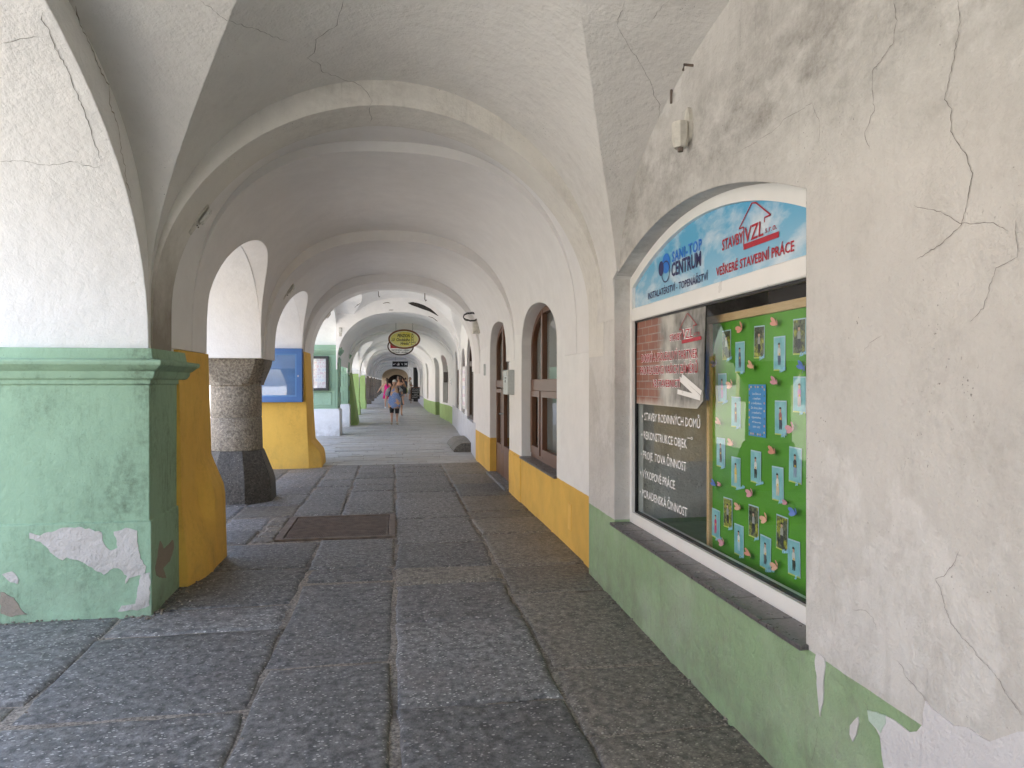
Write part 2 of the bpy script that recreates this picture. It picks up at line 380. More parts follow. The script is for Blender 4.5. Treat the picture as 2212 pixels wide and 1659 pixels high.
def mk_poster():
    t = NT('brick_poster_print'); X, Y, Z = t.xyz()
    v = t.n('CombineXYZ', {0: t.math('MULTIPLY', Y, -1.0), 1: Z, 2: 0.0}).outputs[0]
    br = t.n('TexBrick', {'Vector': v, 'Color1': (.33, .12, .065), 'Color2': (.24, .085, .05), 'Mortar': (.33, .29, .26), 'Scale': 5.2, 'Mortar Size': .02, 'Brick Width': .62, 'Row Height': .27}).outputs[0]
    br = t.mix(t.ramp(t.noise(14, 5), .35, .7), br, t.mix(.5, br, (.2, .06, .04)))
    ph = t.mix(t.ramp(t.noise(4.5, 5, .6, t.pos((1, 1, .6))), .38, .62), (.10, .095, .085), (.50, .49, .44))
    edge = t.math('ADD', Y, t.math('MULTIPLY', t.math('SUBTRACT', t.noise(5, 4), .5), .35))
    c = t.mix(t.ramp(edge, 4.38, 4.27), br, ph)
    lowp = t.math('ADD', Z, t.math('MULTIPLY', t.math('SUBTRACT', t.noise(6, 4), .5), .12))
    c = t.mix(t.ramp(lowp, 1.50, 1.40), c, (.66, .64, .58))
    return t.set(c, .4)
M['poster'] = mk_poster()

# ---------------------------------------------------------------- setting: square, pavement
b = nb(); box(b, -320, -2.95, -320, 420, -.6, -.07)
tag(obj('town_square', b, M['square'], smooth=None), kind='structure')
b = nb()
ys = [-9 + i * .5 for i in range(212)]
loft(b, [[Vector((x, y, zf(y) + dz)) for x, dz in ((-3.1, -.013), (3.2, -.013), (3.2, -.5), (-3.1, -.5))] for y in ys])
pav = tag(obj('arcade_pavement', b, M['mortar'], origin=(0, 0, 0)), kind='structure')

def slab(x0, x1, y0, y1, mat, name='slab', gap=.009, lift=None):
    rnd = random
    n = 8; pts = []
    j = lambda a: rnd.uniform(-a, a)
    cs = [(x0 + gap + j(.014), y0 + gap + j(.014)), (x1 - gap + j(.014), y0 + gap + j(.014)), (x1 - gap + j(.014), y1 - gap + j(.014)), (x0 + gap + j(.014), y1 - gap + j(.014))]
    for k in range(4):
        a, c = cs[k], cs[(k + 1) % 4]
        for i in range(n):
            f = i / n; am = .010 if i else .016
            pts.append((a[0] + (c[0] - a[0]) * f + j(am), a[1] + (c[1] - a[1]) * f + j(am)))
    cx, cy = (x0 + x1) / 2, (y0 + y1) / 2
    z = zf(cy) + (lift if lift is not None else j(.006)); tx, ty = j(.006), j(.006)
    sl_ = (zf(y1) - zf(y0)) / (y1 - y0)
    def P(p, s, dz):
        x, y = cx + (p[0] - cx) * s, cy + (p[1] - cy) * s
        return Vector((x, y, z + (x - cx) * tx + (y - cy) * (ty + sl_) + dz))
    bm = nb()
    w_ = min(x1 - x0, y1 - y0)
    rings = [[P(p, 1, -.07) for p in pts], [P(p, 1, -.016) for p in pts], [P(p, 1 - .03 / w_, -.003) for p in pts], [P(p, 1 - .09 / w_, 0) for p in pts]]
    loft(bm, rings)
    o = obj(name, bm, mat, pav, smooth=50, origin=(cx, cy, z))
    return o
cols = [(-3.05, -1.77, [0.2, 1.4, 2.55, 3.78, 5.0]),
        (-1.77, -.70, [.3, 1.2, 2.3, 3.56, 4.64, 5.09, 6.0, 6.96]),
        (-.70, 0, [.2, 1.1, 2.5, 4.02, 5.56, 5.95, 7.0]),
        (0, .84, [.3, 1.2, 2.3, 3.46, 4.62, 5.42, 5.86, 6.74, 7.99, 9.34, 9.9, 10.92, 11.58, 12.06, 12.86, 13.35]),
        (.84, 1.62, [.1, 1.2, 2.2, 3.07, 3.78, 5.09, 5.79, 7.04, 7.87, 8.27, 9.44, 10.59, 11.79, 13.35]),
        (-.62, 0, [8.32, 9.25, 10.1, 10.7, 11.4, 12.1, 12.7, 13.35]),
        (-1.14, -.62, [8.32, 9.8, 10.6, 11.3, 12.2, 13.35]),
        (-1.80, -1.14, [8.32, 9.1, 9.9, 10.6, 11.7, 12.8]),
        (-3.0, -1.80, [6.45, 7.3, 8.25, 9.1, 10.2, 11.4, 12.9]),
        (-1.80, -1.35, [6.98, 7.6, 8.30])]
for x0, x1, ysl in cols:
    for y0, y1 in zip(ysl, ysl[1:]):
        brown = x0 > .8 and random.random() < .75 or random.random() < .05
        slab(x0, x1, y0, y1, M['granite_brown' if brown else 'granite'])
for i in range(5):      # the row of small setts beside the iron cover
    slab(-1.34, -1.15, 7.02 + i * .25, 7.27 + i * .25, M['granite_brown'], name='sett', gap=.006)
# narrow slate pavers farther off: too small to pick apart, one mass
b = nb(); y = 13.36
while y < 86:
    dy = random.uniform(.2, .3) * (1 if y < 30 else 2.2 if y < 50 else 4); x = -2.9 + random.uniform(-.4, 0)
    while x < 2.4:
        L = random.uniform(.45, 1.1); z = zf(y) + random.uniform(-.006, .006)
        box(b, x + .006, x + L - .006, y + .006, y + dy - .006, z - .05, z)
        x += L
    y += dy
obj('slate_pavers', b, M['paver'], pav, kind='stuff')

# ---------------------------------------------------------------- buildings
def building(label, y0, y1, mats, openings, right_holes, vaults, arches, xo=-2.75, xl=-1.62, wall_top=8.2, lobes_r=(), pier_cut=(), nv=2.2, na=2.3):
    """openings: (ya, yb, spring, crown, exponent, lobe widening, lobe crown or None)
       right_holes: (ya, yb, sill, spring, crown, shape);  vaults: lists of stations;  arches: (y0, y1, spring, crown)"""
    root = thing('arcade_house', label, 'house', (xl, (y0 + y1) / 2, 0))
    # house wall on the right
    b = nb()
    yy = sorted({y0, y1} | {k for k, _ in XR if y0 < k < y1})
    loft(b, [[Vector((xr(min(max(y, y0 + .02), y1 - .02)), y, -.4)), Vector((xr(min(max(y, y0 + .02), y1 - .02)), y, wall_top)), Vector((2.75, y, wall_top)), Vector((2.75, y, -.4))] for y in yy])
    cut = [archX(a, c, zb, zs, zc, 1.0, 3.2, dp, amp=.006) for a, c, zb, zs, zc, dp in right_holes]
    me = carve(b, cut) if cut else None
    wall = mesh_obj('house_wall', me, mats['wall'], root, smooth=32) if me else obj('house_wall', b, mats['wall'], root)
    # pierced wall on the street side
    b = bx(xo, xl, y0, y1, -.4, wall_top)
    cut = [archX(o[0], o[1], -.6, o[2], o[3], xo - .5, 0, o[4], amp=.008) for o in openings] + [bx(xo - .5, 0, a, c, -.6, z) for a, c, z in pier_cut]
    arc = mesh_obj('arcade_wall', carve(b, cut), mats['reveal'], root, smooth=32)
    # vault
    for stn in vaults:
        ya, yb = stn[0][0], stn[-1][0]
        lobes = []
        for o in openings:
            if o[6] and o[0] > ya - 3.5 and o[1] < yb + 3.5:
                lobes.append(archX(o[0] - o[5], o[1] + o[5], -.6, o[2] + (.3 if o[5] else 0), o[6], -1.95, -.02, 2.6 if o[5] else o[4], amp=.008))
        for a, c, zs, zc in lobes_r:
            if a > ya - 3.5 and c < yb + 3.5: lobes.append(archX(a, c, -.6, zs, zc + .285, .0, 2.6, 2.5, amp=.01, zc1=zc - .24))
        xm = max(xr(ya), xr(yb)) + .12
        b = bx(xl - .015, xm, ya, yb, stn[0][3] - .1, 7.9)
        ext = [(s[0] + (-.2 if i == 0 else .2 if i == len(stn) - 1 else 0), s[1], s[2], -.6, s[3], s[4]) for i, s in enumerate(stn)]
        cutr = [archX(a, c, zb, zs, zc, 1.1, 3.2, dp) for a, c, zb, zs, zc, dp in right_holes if a > ya - 1 and c < yb + 1 and zc > 2.2]
        mesh_obj('vault', carve(b, [archY(ext, .02, n=nv)] + lobes + cutr), mats['vault'], root, smooth=30)
    for a, c, x0, x1, zs, zc, *bot in arches:
        b = bx(xl - .012, max(xr(a), xr(c)) + .1, a, c, bot[0] if bot else zs - .13, 7.8)
        st_ = [(a - .2, x0, x1, -.6, zs, zc), ((a + c) / 2, x0, x1, -.6, zs, zc), (c + .2, x0, x1, -.6, zs, zc)]
        mesh_obj('transverse_arch', carve(b, [archY(st_, .012, n=na)]), mats['arch'], root, smooth=30)
    return root

# --- first house: green dado, shop window, groin vault; the camera stands in its bay
def dome(y0, y1, x0, x1, zs, zc, rise, n=9):
    return [(y0 + (y1 - y0) * i / n, x0, x1, zs, zc + rise * math.sin(math.pi * i / n)) for i in range(n + 1)]
H1 = building('near arcade house with dirty white vault, mint green pier and shop window', -8.0, 5.5,
    dict(wall=M['h1_wall'], reveal=M['h1_reveal'], vault=M['h1_vault'], arch=M['h1_arch']),
    [(-1.06, 5.06, 1.83, 3.66, 2.1, .01, 3.715), (-7.6, -1.85, 1.83, 3.6, 2.1, .01, 3.715)],
    [(2.46, 4.83, .60, 2.33, 2.575, 'seg')],
    [dome(-.85, 5.25, -1.62, 1.53, 2.15, 3.74, .0), dome(-8.0, -1.3, -1.62, 1.53, 2.15, 3.74, .0)],
    [(5.10, 5.5, -1.605, 1.53, 2.12, 3.56, 1.80), (-1.35, -.8, -1.61, 1.53, 2.15, 3.56)],
    nv=2.0, na=1.95, lobes_r=[(-.72, 4.74, 2.15, 3.44), (-6.9, -1.45, 2.15, 3.44)])
# green pier with cornice
def moulded(name, prof, xs, ysn, mat, parent, smooth=35, amp=.0):
    """prof: (z, out) from the floor up; footprint xs x ysn grown by out"""
    rings = []
    for z, o in prof:
        x0, x1, y0, y1 = xs[0] - o, xs[1] + o, ysn[0] - o, ysn[1] + o
        ring = []
        for (ax, ay), (cx, cy) in (((x0, y0), (x1, y0)), ((x1, y0), (x1, y1)), ((x1, y1), (x0, y1)), ((x0, y1), (x0, y0))):
            for i in range(6):
                f = i / 6; px, py = ax + (cx - ax) * f, ay + (cy - ay) * f
                ring.append(Vector((px + wob(py, z, px, amp), py + wob(px, py, z, amp), z + wob(px, z, py, amp))))
        rings.append(ring)
    return obj(name, loft(nb(), rings), mat, parent, smooth=smooth)
P1 = moulded('pier', [(-.1, .02), (.3, .017), (.66, .014), (.685, .012), (.69, 0), (1.2, 0), (1.585, 0), (1.59, .012), (1.62, .014), (1.625, .03), (1.65, .045), (1.675, .048), (1.68, .06), (1.705, .085), (1.715, .10), (1.735, .105), (1.745, .10), (1.755, .03), (1.825, .018)],
    (-2.82, -1.60), (5.01, 5.73), M['h1_pier'], H1, amp=.002)

# --- second house: yellow dado, round-arched window and door
H2 = building('clean white arcade house with yellow dado, brown arched window and door', 5.5, 13.9,
    dict(wall=M['h2_wall'], reveal=M['h2_reveal'], vault=M['h2_vault'], arch=M['h2_vault']),
    [(6.46, 9.12, 1.9, 3.06, 2.1, 0, 3.06), (10.05, 13.02, 1.9, 3.02, 2.1, 0, 3.02)],
    [(6.81, 8.77, .66, 2.02, 2.48, 2.2), (9.72, 11.75, -.5, 2.1, 2.52, 2.2)],
    [[(6.3, -1.62, 1.57, 2.0, 3.56), (7.8, -1.62, 1.57, 2.0, 3.60), (9.5, -1.62, 1.57, 2.0, 3.55)],
     [(9.8, -1.62, 1.57, 2.0, 3.55), (11.5, -1.62, 1.57, 2.0, 3.60), (13.3, -1.62, 1.56, 2.0, 3.57)]],
    [(5.5, 6.02, -1.605, 1.565, 1.98, 3.62), (6.02, 6.46, -1.60, 1.562, 1.98, 3.53), (9.3, 9.98, -1.60, 1.56, 1.95, 3.43, 1.895), (13.1, 13.9, -1.60, 1.55, 1.9, 3.42)],
    nv=2.5, na=2.45, pier_cut=[(9.0, 10.2, 1.90)])
# yellow piers with bulging feet
def bulge_pier(xs, ysn, z1, bulges, parent, mat, n=22):
    rings = []
    for k in range(n + 1):
        z = -.05 + (z1 + .05) * k / n
        ring = []
        for (ax, ay), (cx, cy) in (((xs[0], ysn[0]), (xs[1], ysn[0])), ((xs[1], ysn[0]), (xs[1], ysn[1])), ((xs[1], ysn[1]), (xs[0], ysn[1])), ((xs[0], ysn[1]), (xs[0], ysn[0]))):
            for i in range(8):
                f = i / 8; px, py = ax + (cx - ax) * f, ay + (cy - ay) * f
                ox, oy = bulges(px, py, z)
                ring.append(Vector((px + ox + wob(py, z, px, .006), py + oy + wob(px, z, py, .006), z)))
        rings.append(ring)
    return obj('pier', loft(nb(), rings), mat, parent, smooth=28)
def bulge1(px, py, z):      # spur of plastered guard stones at the foot
    f = 0
    if px > -1.9:
        s = max(0, min(1, (py - 5.5) / .35)); t_ = max(0, min(1, (.98 - z) / .28)); t2 = max(0, min(1, (.62 - z) / .3))
        f = .045 * max(0, 1 - z / 1.85) + s * (.10 * min(1, t_) if py > 6.1 else .055 * t2 + .05 * t2)
    return (f, f * .25 if py > 6.4 else 0)
Y1 = bulge_pier((-2.80, -1.592), (5.60, 6.475), 1.845, bulge1, H2, M['yellow'])
def bulge3(px, py, z):
    f = 0
    if px > -1.9 and py > 13.1:
        f = .05 * max(0, 1 - z / 2.1) + .16 * max(0, min(1, (.55 - z) / .22))
    return (f + (.08 * (1 - z / 2.15) if px > -1.9 else 0), 0)
bulge_pier((-2.80, -1.585), (13.0, 13.93), 2.15, bulge3, H2, M['yellow'])
# granite column under the middle of the double opening
colm = link(bpy.data.objects.new('column', None)); colm.parent = H2; colm.location = Vector((-2.02, 9.62, .05)) - wloc(H2)
def ring8(cx, cy, z, r, k):      # k 0 round .. 1 square-ish octagon
    out = []
    for i in range(24):
        a = math.pi * 2 * i / 24 + math.pi / 24; ca, sa = math.cos(a), math.sin(a)
        sq = 1 / max(abs(ca), abs(sa)); oc = 1 / max(abs(ca), abs(sa), (abs(ca) + abs(sa)) / 1.4142)
        rr = r * (1 if k == 0 else oc if k == 1 else min(sq, 1.34))
        out.append(Vector((cx + ca * rr + wob(a, z, 1, .004), cy + sa * rr + wob(z, a, 5, .004), z)))
    return out
cx_, cy_ = -2.02, 9.62
obj('column_base', loft(nb(), [ring8(cx_, cy_, z, r, k) for z, r, k in ((0, .47, 1), (.34, .455, 1), (.40, .44, 1), (.72, .325, 1), (.74, .31, 1))]), M['granite_dark'], colm, smooth=25)
obj('column_drum', loft(nb(), [ring8(cx_, cy_, z, r, 0) for z, r in ((.742, .318), (.76, .322), (1.14, .312), (1.155, .305))]), M['granite_wall'], colm, smooth=30)
obj('column_drum', loft(nb(), [ring8(cx_, cy_, z, r, 0) for z, r in ((1.157, .305), (1.17, .311), (1.55, .312), (1.565, .305))]), M['granite_wall'], colm, smooth=30)
obj('capital', loft(nb(), [ring8(cx_, cy_, z, r, k) for z, r, k in ((1.567, .318, 1), (1.60, .325, 1), (1.82, .385, 2), (1.905, .40, 2))]), M['granite_wall'], colm, smooth=25)

# --- third house: rusticated green piers
def st_lin(y0, y1, zs, zc, n=4, xl=-1.60, rise=0):
    return [(y0 + (y1 - y0) * i / n, xl, xr(y0 + (y1 - y0) * i / n), zs, zc + rise * math.sin(math.pi * i / n)) for i in range(n + 1)]
H3 = building('white arcade house with panelled pale green piers and grey dado', 13.9, 25.5,
    dict(wall=M['h3_wall'], reveal=M['h2_reveal'], vault=M['h3_vault'], arch=M['h3_vault']),
    [(14.75, 20.75, 2.6, 3.75, 2.3, .02, 3.92), (21.42, 25.15, 2.5, 3.3, 2.3, 0, None)],
    [(14.6, 16.9, .75, 2.0, 2.75, 2.2), (17.9, 19.6, .8, 2.1, 2.5, 2.2), (21.2, 23.4, .8, 2.2, 2.6, 2.2)],
    [st_lin(14.3, 20.75, 2.3, 3.95, 8, rise=.25), st_lin(20.6, 25.5, 2.2, 3.66, 5)],
    [(13.9, 14.5, -1.6, 1.56, 1.95, 3.46), (20.4, 21.0, -1.60, 1.83, 2.1, 3.60), (24.9, 25.5, -1.6, 2.03, 2.05, 3.45)],
    lobes_r=[(14.6, 20.3, 2.4, 3.55)])
def panel_pier(y0, y1, rows):
    r = moulded('pier', [(0.5, 0), (2.40, 0)], (-2.80, -1.60), (y0, y1), M['panel_green'], H3)
    moulded('plinth', [(-.1, .05), (.80, .045), (.83, .03), (.86, .0), (.87, -.02)], (-2.78, -1.59), (y0, y1), M['plinth_white'], H3, amp=.008)
    moulded('cornice', [(2.38, .01), (2.42, .03), (2.44, .05), (2.50, .09), (2.52, .10), (2.56, .10), (2.57, .06), (2.66, .05)], (-2.80, -1.60), (y0, y1), M['panel_green'], H3)
    for a, c in rows:
        obj('panel', bx(-2.60, -1.75, y0 - .035, y0 + .05, a + .05, c - .05, bev=.02), M['panel_raised'], H3)
        obj('panel', bx(-1.70, -1.565, y0 + .12, y1 - .12, a + .05, c - .05, bev=.02), M['panel_raised'], H3)
        obj('block_edge', bx(-2.74, -1.66, y0 - .012, y0 + .04, a, c, bev=.008), M['panel_green'], H3)
panel_pier(20.58, 21.55, [(.9, 1.38), (1.42, 2.36)])
panel_pier(25.0, 25.62, [(.9, 1.38), (1.42, 1.88), (1.92, 2.36)])

# --- fourth house: lime green
H4 = building('white arcade house with lime green piers and dado', 25.5, 41.0,
    dict(wall=M['h4_wall'], reveal=M['h2_reveal'], vault=M['h3_vault'], arch=M['h4_wall']),
    [(27.1, 33.05, 2.2, 3.2, 2.3, 0, 3.3), (33.72, 39.75, 2.2, 3.2, 2.3, 0, 3.3)],
    [(27.6, 29.3, .8, 2.4, 2.7, 2.2), (30.6, 32.4, -.3, 2.4, 2.7, 2.2), (35.5, 37, .8, 2.3, 2.6, 2.2)],
    [st_lin(25.6, 33.2, 2.05, 3.55, 6), st_lin(33.1, 41.0, 2.05, 3.5, 6)],
    [(25.5, 26.9, -1.58, 2.03, 2.0, 3.42), (32.9, 33.8, -1.58, 1.78, 2.0, 3.38), (39.7, 41, -1.58, 1.62, 2.0, 3.36)])
b = nb(); loft(b, [[Vector((x, y, z)) for x, y, z in ((-2.8, 25.65, z), (-1.60 + .30 * (1 - z / 2.1), 25.65, z), (-1.60 + .30 * (1 - z / 2.1), 27.25, z), (-2.8, 27.25, z))] for z in (-.05, .5, 1, 1.5, 2.12)])
obj('buttress', b, M['h4_pier'], H4, smooth=30)
for ya, yb in ((32.95, 33.85), (39.65, 40.95)):
    moulded('pier', [(-.1, .04), (.62, .035), (.70, .0), (1.98, 0), (2.0, .01)], (-2.78, -1.62), (ya, yb), M['h4_pier'], H4, amp=.006)
    moulded('capital', [(2.0, .02), (2.06, .06), (2.12, .08), (2.14, .05), (2.2, .02)], (-2.78, -1.62), (ya, yb), M['h2_reveal'], H4)

# --- houses farther off, on dark stone piers
def far_house(label, y0, y1, piers, holes, crown, wallm):
    ops = []
    ed = [y0] + [p for pr in piers for p in pr] + [y1]
    pairs = [(ed[i], ed[i + 1]) for i in range(0, len(ed), 2) if ed[i + 1] - ed[i] > .8]
    Hh = building(label, y0, y1, dict(wall=wallm, reveal=M['h2_reveal'], vault=M['h3_vault'], arch=M['h4_wall']),
        [(a - .06, c + .06, 2.1, 3.0, 2.2, 0, None) for a, c in pairs], holes, [st_lin(y0, y1, 2.1, crown, 4)],
        [(a - .05, c + .05, -1.56, 1.6, 2.05, crown - .18) for a, c in piers])
    for a, c in piers:
        moulded('pier', [(-.1, .08), (.55, .07), (.62, 0), (1.3, 0), (1.31, -.015), (1.33, 0), (2.12, .02)], (-2.74, -1.60), (a, c), M['stone_brown'], Hh, amp=.02)
    return Hh
far_house('pale arcade house on dark stone piers beyond the lime green one', 41.0, 54.0, [(46.6, 47.6), (52.8, 53.9)], [(42.5, 44, .7, 2.2, 2.5, 2.2), (45.2, 47.0, .7, 2.2, 2.5, 2.2)], 3.5, M['h5_wall'])
far_house('pale arcade house on dark stone piers at the middle distance', 54.0, 68.0, [(60.4, 61.4), (66.8, 67.9)], [(56, 57.6, .7, 2.2, 2.5, 2.2), (62, 64, -.2, 2.2, 2.6, 2.2)], 3.55, M['h5_wall'])
far_house('farthest pale arcade house on dark stone piers', 68.0, 89.0, [(73, 74), (78.8, 79.9), (85.5, 86.5)], [(70, 72, .7, 2.2, 2.6, 2.2)], 3.45, M['h5_wall'])
# building closing the view
END = thing('end_house', 'sunlit beige banded house closing the far end of the arcade', 'house', (0, 92, 0))
M['beige'] = plaster('beige_banded_plaster', (.62, .50, .36), grime=.1, bevel=0)
mesh_obj('wall', carve(bx(-9, 6, 89.1, 94, -.2, 8), [loft(nb(), [[Vector((x, y, z)) for x, z in arch2d(-.9, 1.3, -.5, 1.7, 2.6)] for y in (88, 92.5)])]), M['beige'], END, smooth=30)
for i in range(6): obj('band', bx(-1.55, -1.1, 89.03, 89.15, .3 + i * .5, .66 + i * .5, bev=.02), M['beige'], END)
obj('cornice', bx(-1.6, 1.6, 88.98, 89.15, 2.9, 3.02), M['beige'], END)
obj('arch_shade', bx(-.95, 1.35, 91.2, 91.4, -.1, 2.7), M['dark_brown'], END)  # dark brown sheet standing in for the shade inside the arch

# ---------------------------------------------------------------- windows and doors of the house walls
def ringX(bm, p_out, p_in, x0, x1):
    n = len(p_out); V = lambda p, x: bm.verts.new((x, p[0], p[1]))
    of, inf, ob, inb = [V(p, x0) for p in p_out], [V(p, x0) for p in p_in], [V(p, x1) for p in p_out], [V(p, x1) for p in p_in]
    for i in range(n):
        j = (i + 1) % n
        bm.faces.new((of[i], of[j], inf[j], inf[i])); bm.faces.new((ob[i], inb[i], inb[j], ob[j]))
        bm.faces.new((inf[i], inf[j], inb[j], inb[i])); bm.faces.new((of[i], ob[i], ob[j], of[j]))
    return bm
def sheetX(bm, pts, x):
    bm.faces.new([bm.verts.new((x, p[0], p[1])) for p in pts]); return bm
def part(name, parent): 
    o = link(bpy.data.objects.new(name, None)); o.parent = parent; return o
def room(parent, y0, y1, z0, z1, x0, x1, mat):
    b = nb(); box(b, x0, x1, y0, y1, z0, z1)
    bmesh.ops.delete(b, geom=[f for f in b.faces if f.calc_center_median().x < x0 + .01], context='FACES_ONLY')
    return obj('interior', b, mat, parent)

# shop window of the first house
SW = part('shop_window', H1)
XG = 1.655
po = arch2d(2.44, 4.85, .60, 2.35, 2.60, 'seg', 36); pi_ = arch2d(2.54, 4.78, .69, 2.265, 2.515, 'seg', 36)
obj('frame', ringX(nb(), po, pi_, XG - .012, XG + .07), M['pvc'], SW, smooth=35)
TZ0, TZ1 = 2.03, 2.12
obj('transom', bx(XG - .010, XG + .068, 2.52, 4.80, TZ0, TZ1, bev=.006), M['pvc'], SW)
obj('pane', sheetX(nb(), [(2.53, .68), (4.79, .68), (4.79, 2.035), (2.53, 2.035)], XG + .022), M['glass'], SW)
obj('rubber_seal', ringX(nb(), [(2.535, .685), (4.785, .685), (4.785, TZ0 + .004), (2.535, TZ0 + .004)], [(2.552, .70), (4.768, .70), (4.768, TZ0 - .012), (2.552, TZ0 - .012)], XG + .008, XG + .03), M['black'], SW)
room(SW, 2.0, 5.2, .45, 2.62, XG + .075, 2.70, M['dark_room'])
for i in range(8):
    y0 = 2.44 + i * .298
    obj('sill_tile', bx(1.492, XG + .02, y0 + .002, y0 + .296, .596, .616, bev=.003), M['sill'], SW)
BAN = thing('window_banner', 'printed sky-blue banner with construction company lettering above the shop window', 'banner', (XG, 3.6, 1.9))
pb = [p for p in pi_ if p[1] > TZ1]; pb = [(2.53, TZ1 - .004)] + pb + [(4.785, TZ1 - .004)]
obj('print', prism(nb(), [Vector((XG + .012, p[0], p[1])) for p in pb], (.006, 0, 0)), M['skyprint'], BAN)

_cap = {}
def text_mesh(body, shear=0.0, bold=0.0, space=1.0, spacing_line=1.0, align='LEFT'):
    cu = bpy.data.curves.new('t', 'FONT'); cu.body = body; cu.size = 1; cu.shear = shear; cu.offset = bold; cu.space_character = space; cu.space_line = spacing_line
    cu.align_x = align; cu.resolution_u = 2
    o = link(bpy.data.objects.new('t', cu)); bpy.context.view_layer.update()
    me = bpy.data.meshes.new_from_object(o.evaluated_get(bpy.context.evaluated_depsgraph_get()))
    bpy.data.objects.remove(o); bpy.data.curves.remove(cu)
    return me
def cap_h():
    if 'h' not in _cap:
        m = text_mesh('H'); _cap['h'] = max(v.co.y for v in m.vertices); bpy.data.meshes.remove(m)
    return _cap['h']
def text(body, origin, right, width, cap, mat, parent, normal, off=.0015, name='lettering', **kw):
    me = text_mesh(body, **kw); origin, right, normal = Vector(origin), Vector(right).normalized(), Vector(normal)
    up = Vector((0, 0, 1))
    xs = [v.co.x for v in me.vertices]; x0, x1 = min(xs), max(xs); sx = (width / (x1 - x0)) if width else cap / cap_h(); sy = cap / cap_h()
    for v in me.vertices: v.co = origin + right * ((v.co.x - x0) * sx) + up * (v.co.y * sy) + normal * off
    return mesh_obj(name, me, mat, parent)
def textX(body, bl, br, cap, mat, parent, X, off=.0015, **kw):
    """lettering on a wall plane x = X, from the baseline ends and the letter height seen in the photograph"""
    a, c = fx(*bl, X), fx(*br, X); d = F * X / (ct * (bl[0] - VX))
    z = (a.z + c.z) / 2; c.z = a.z = z
    return text(body, a, c - a, (c - a).length, cap * d / F, mat, parent, (-1, 0, 0), off, **kw)
def poly(name, pts, mat, parent, off=(0, 0, 0), thick=None):
    b = nb(); off = Vector(off)
    if thick: prism(b, [Vector(p) + off for p in pts], thick)
    else: b.faces.new([b.verts.new(Vector(p) + off) for p in pts])
    return obj(name, b, mat, parent)
def stroke(bm, pts, wd, n):
    """flat line of width wd along pts in the plane with normal n"""
    pts = [Vector(p) for p in pts]; n = Vector(n); L, Rr = [], []
    for i, p in enumerate(pts):
        t = (pts[min(i + 1, len(pts) - 1)] - pts[max(i - 1, 0)]).normalized(); s = t.cross(n).normalized()
        w2 = (wd[i] if isinstance(wd, (list, tuple)) else wd) / 2
        L.append(bm.verts.new(p + s * w2)); Rr.append(bm.verts.new(p - s * w2))
    for i in range(len(pts) - 1): bm.faces.new((L[i], L[i + 1], Rr[i + 1], Rr[i]))
    return bm
k5 = 1 / 1.746 / 1.8517; k6 = 1 / 1.442 / 1.8517
XB = XG + .010
textX('SANI-TOP', r5(503, 690), r5(712, 612), 68 * k5, M['cyan'], BAN, XB, bold=.03, space=1.15)
textX('CENTRUM', r5(499, 795), r5(706, 720), 88 * k5, M['navy'], BAN, XB, bold=.03)
textX('INSTALATÉRSTVÍ - TOPENÁŘSTVÍ', r5(336, 957), r5(754, 820), 44 * k5, M['navy'], BAN, XB, bold=.012)
textX('VEŠKERÉ STAVEBNÍ PRÁCE', r5(812, 795), r5(1357, 617), 58 * k5, M['red'], BAN, XB, bold=.018)
def logo(P, parent, X, mat, w_, offs=.0015, bold=0.0, wmat=None):
    """company house mark: words, roof line and bar; P maps the banner's drawing to the photo"""
    if bold:
        textX('STAVBY', P(853, 612), P(1000, 562), 72 * k5 * w_, wmat, parent, X, offs - .0007, bold=.03 + bold)
        textX('VZL', P(1012, 556), P(1142, 512), 100 * k5 * w_, wmat, parent, X, offs - .0007, bold=.02 + bold, shear=.1)
    textX('STAVBY', P(853, 612), P(1000, 562), 72 * k5 * w_, mat, parent, X, offs, bold=.02)
    textX('VZL', P(1012, 556), P(1142, 512), 100 * k5 * w_, mat, parent, X, offs, bold=.01, shear=.1)
    textX('s.r.o.', P(1155, 492), P(1236, 466), 46 * k5 * w_, mat, parent, X, offs)
    poly('logo_bar', [fx(*P(*q), X) for q in ((1003, 612), (1003, 572), (1250, 480), (1250, 522))], mat, parent, (-offs, 0, 0))
    b = nb()
    roof = [fx(*P(*q), X) for q in ((1004, 590), (1004, 452), (972, 464), (1060, 285), (1075, 262), (1090, 270), (1193, 366), (1149, 385), (1149, 418))]
    for p, q in zip(roof, roof[1:]): stroke(b, [p, q], .0075 * w_, (1, 0, 0))
    for v in b.verts: v.co.x -= offs
    obj('logo_roof', b, mat, parent)
logo(lambda x, y: r5(x, max(y, 282)), BAN, XB, M['red'], 1.0)
def ell(cx, cy, rx, ry, X, P, n=28, tilt=0): 
    out = []
    for i in range(n):
        a = 2 * math.pi * i / n; u, v = rx * math.cos(a), ry * math.sin(a)
        out.append(fx(*P(cx + u, cy + v - .37 * u), X))
    return out
poly('emblem', ell(462, 705, 27, 70, XB, r5), M['cyan'], BAN, (-.0012, 0, 0))
poly('emblem', ell(428, 742, 18, 52, XB, r5), M['navy'], BAN, (-.0016, 0, 0))
b = nb(); e_ = ell(460, 762, 28, 72, XB, r5); stroke(b, e_ + e_[:2], .008, (1, 0, 0))
for v in b.verts: v.co.x -= .002
obj('emblem', b, M['navy'], BAN)

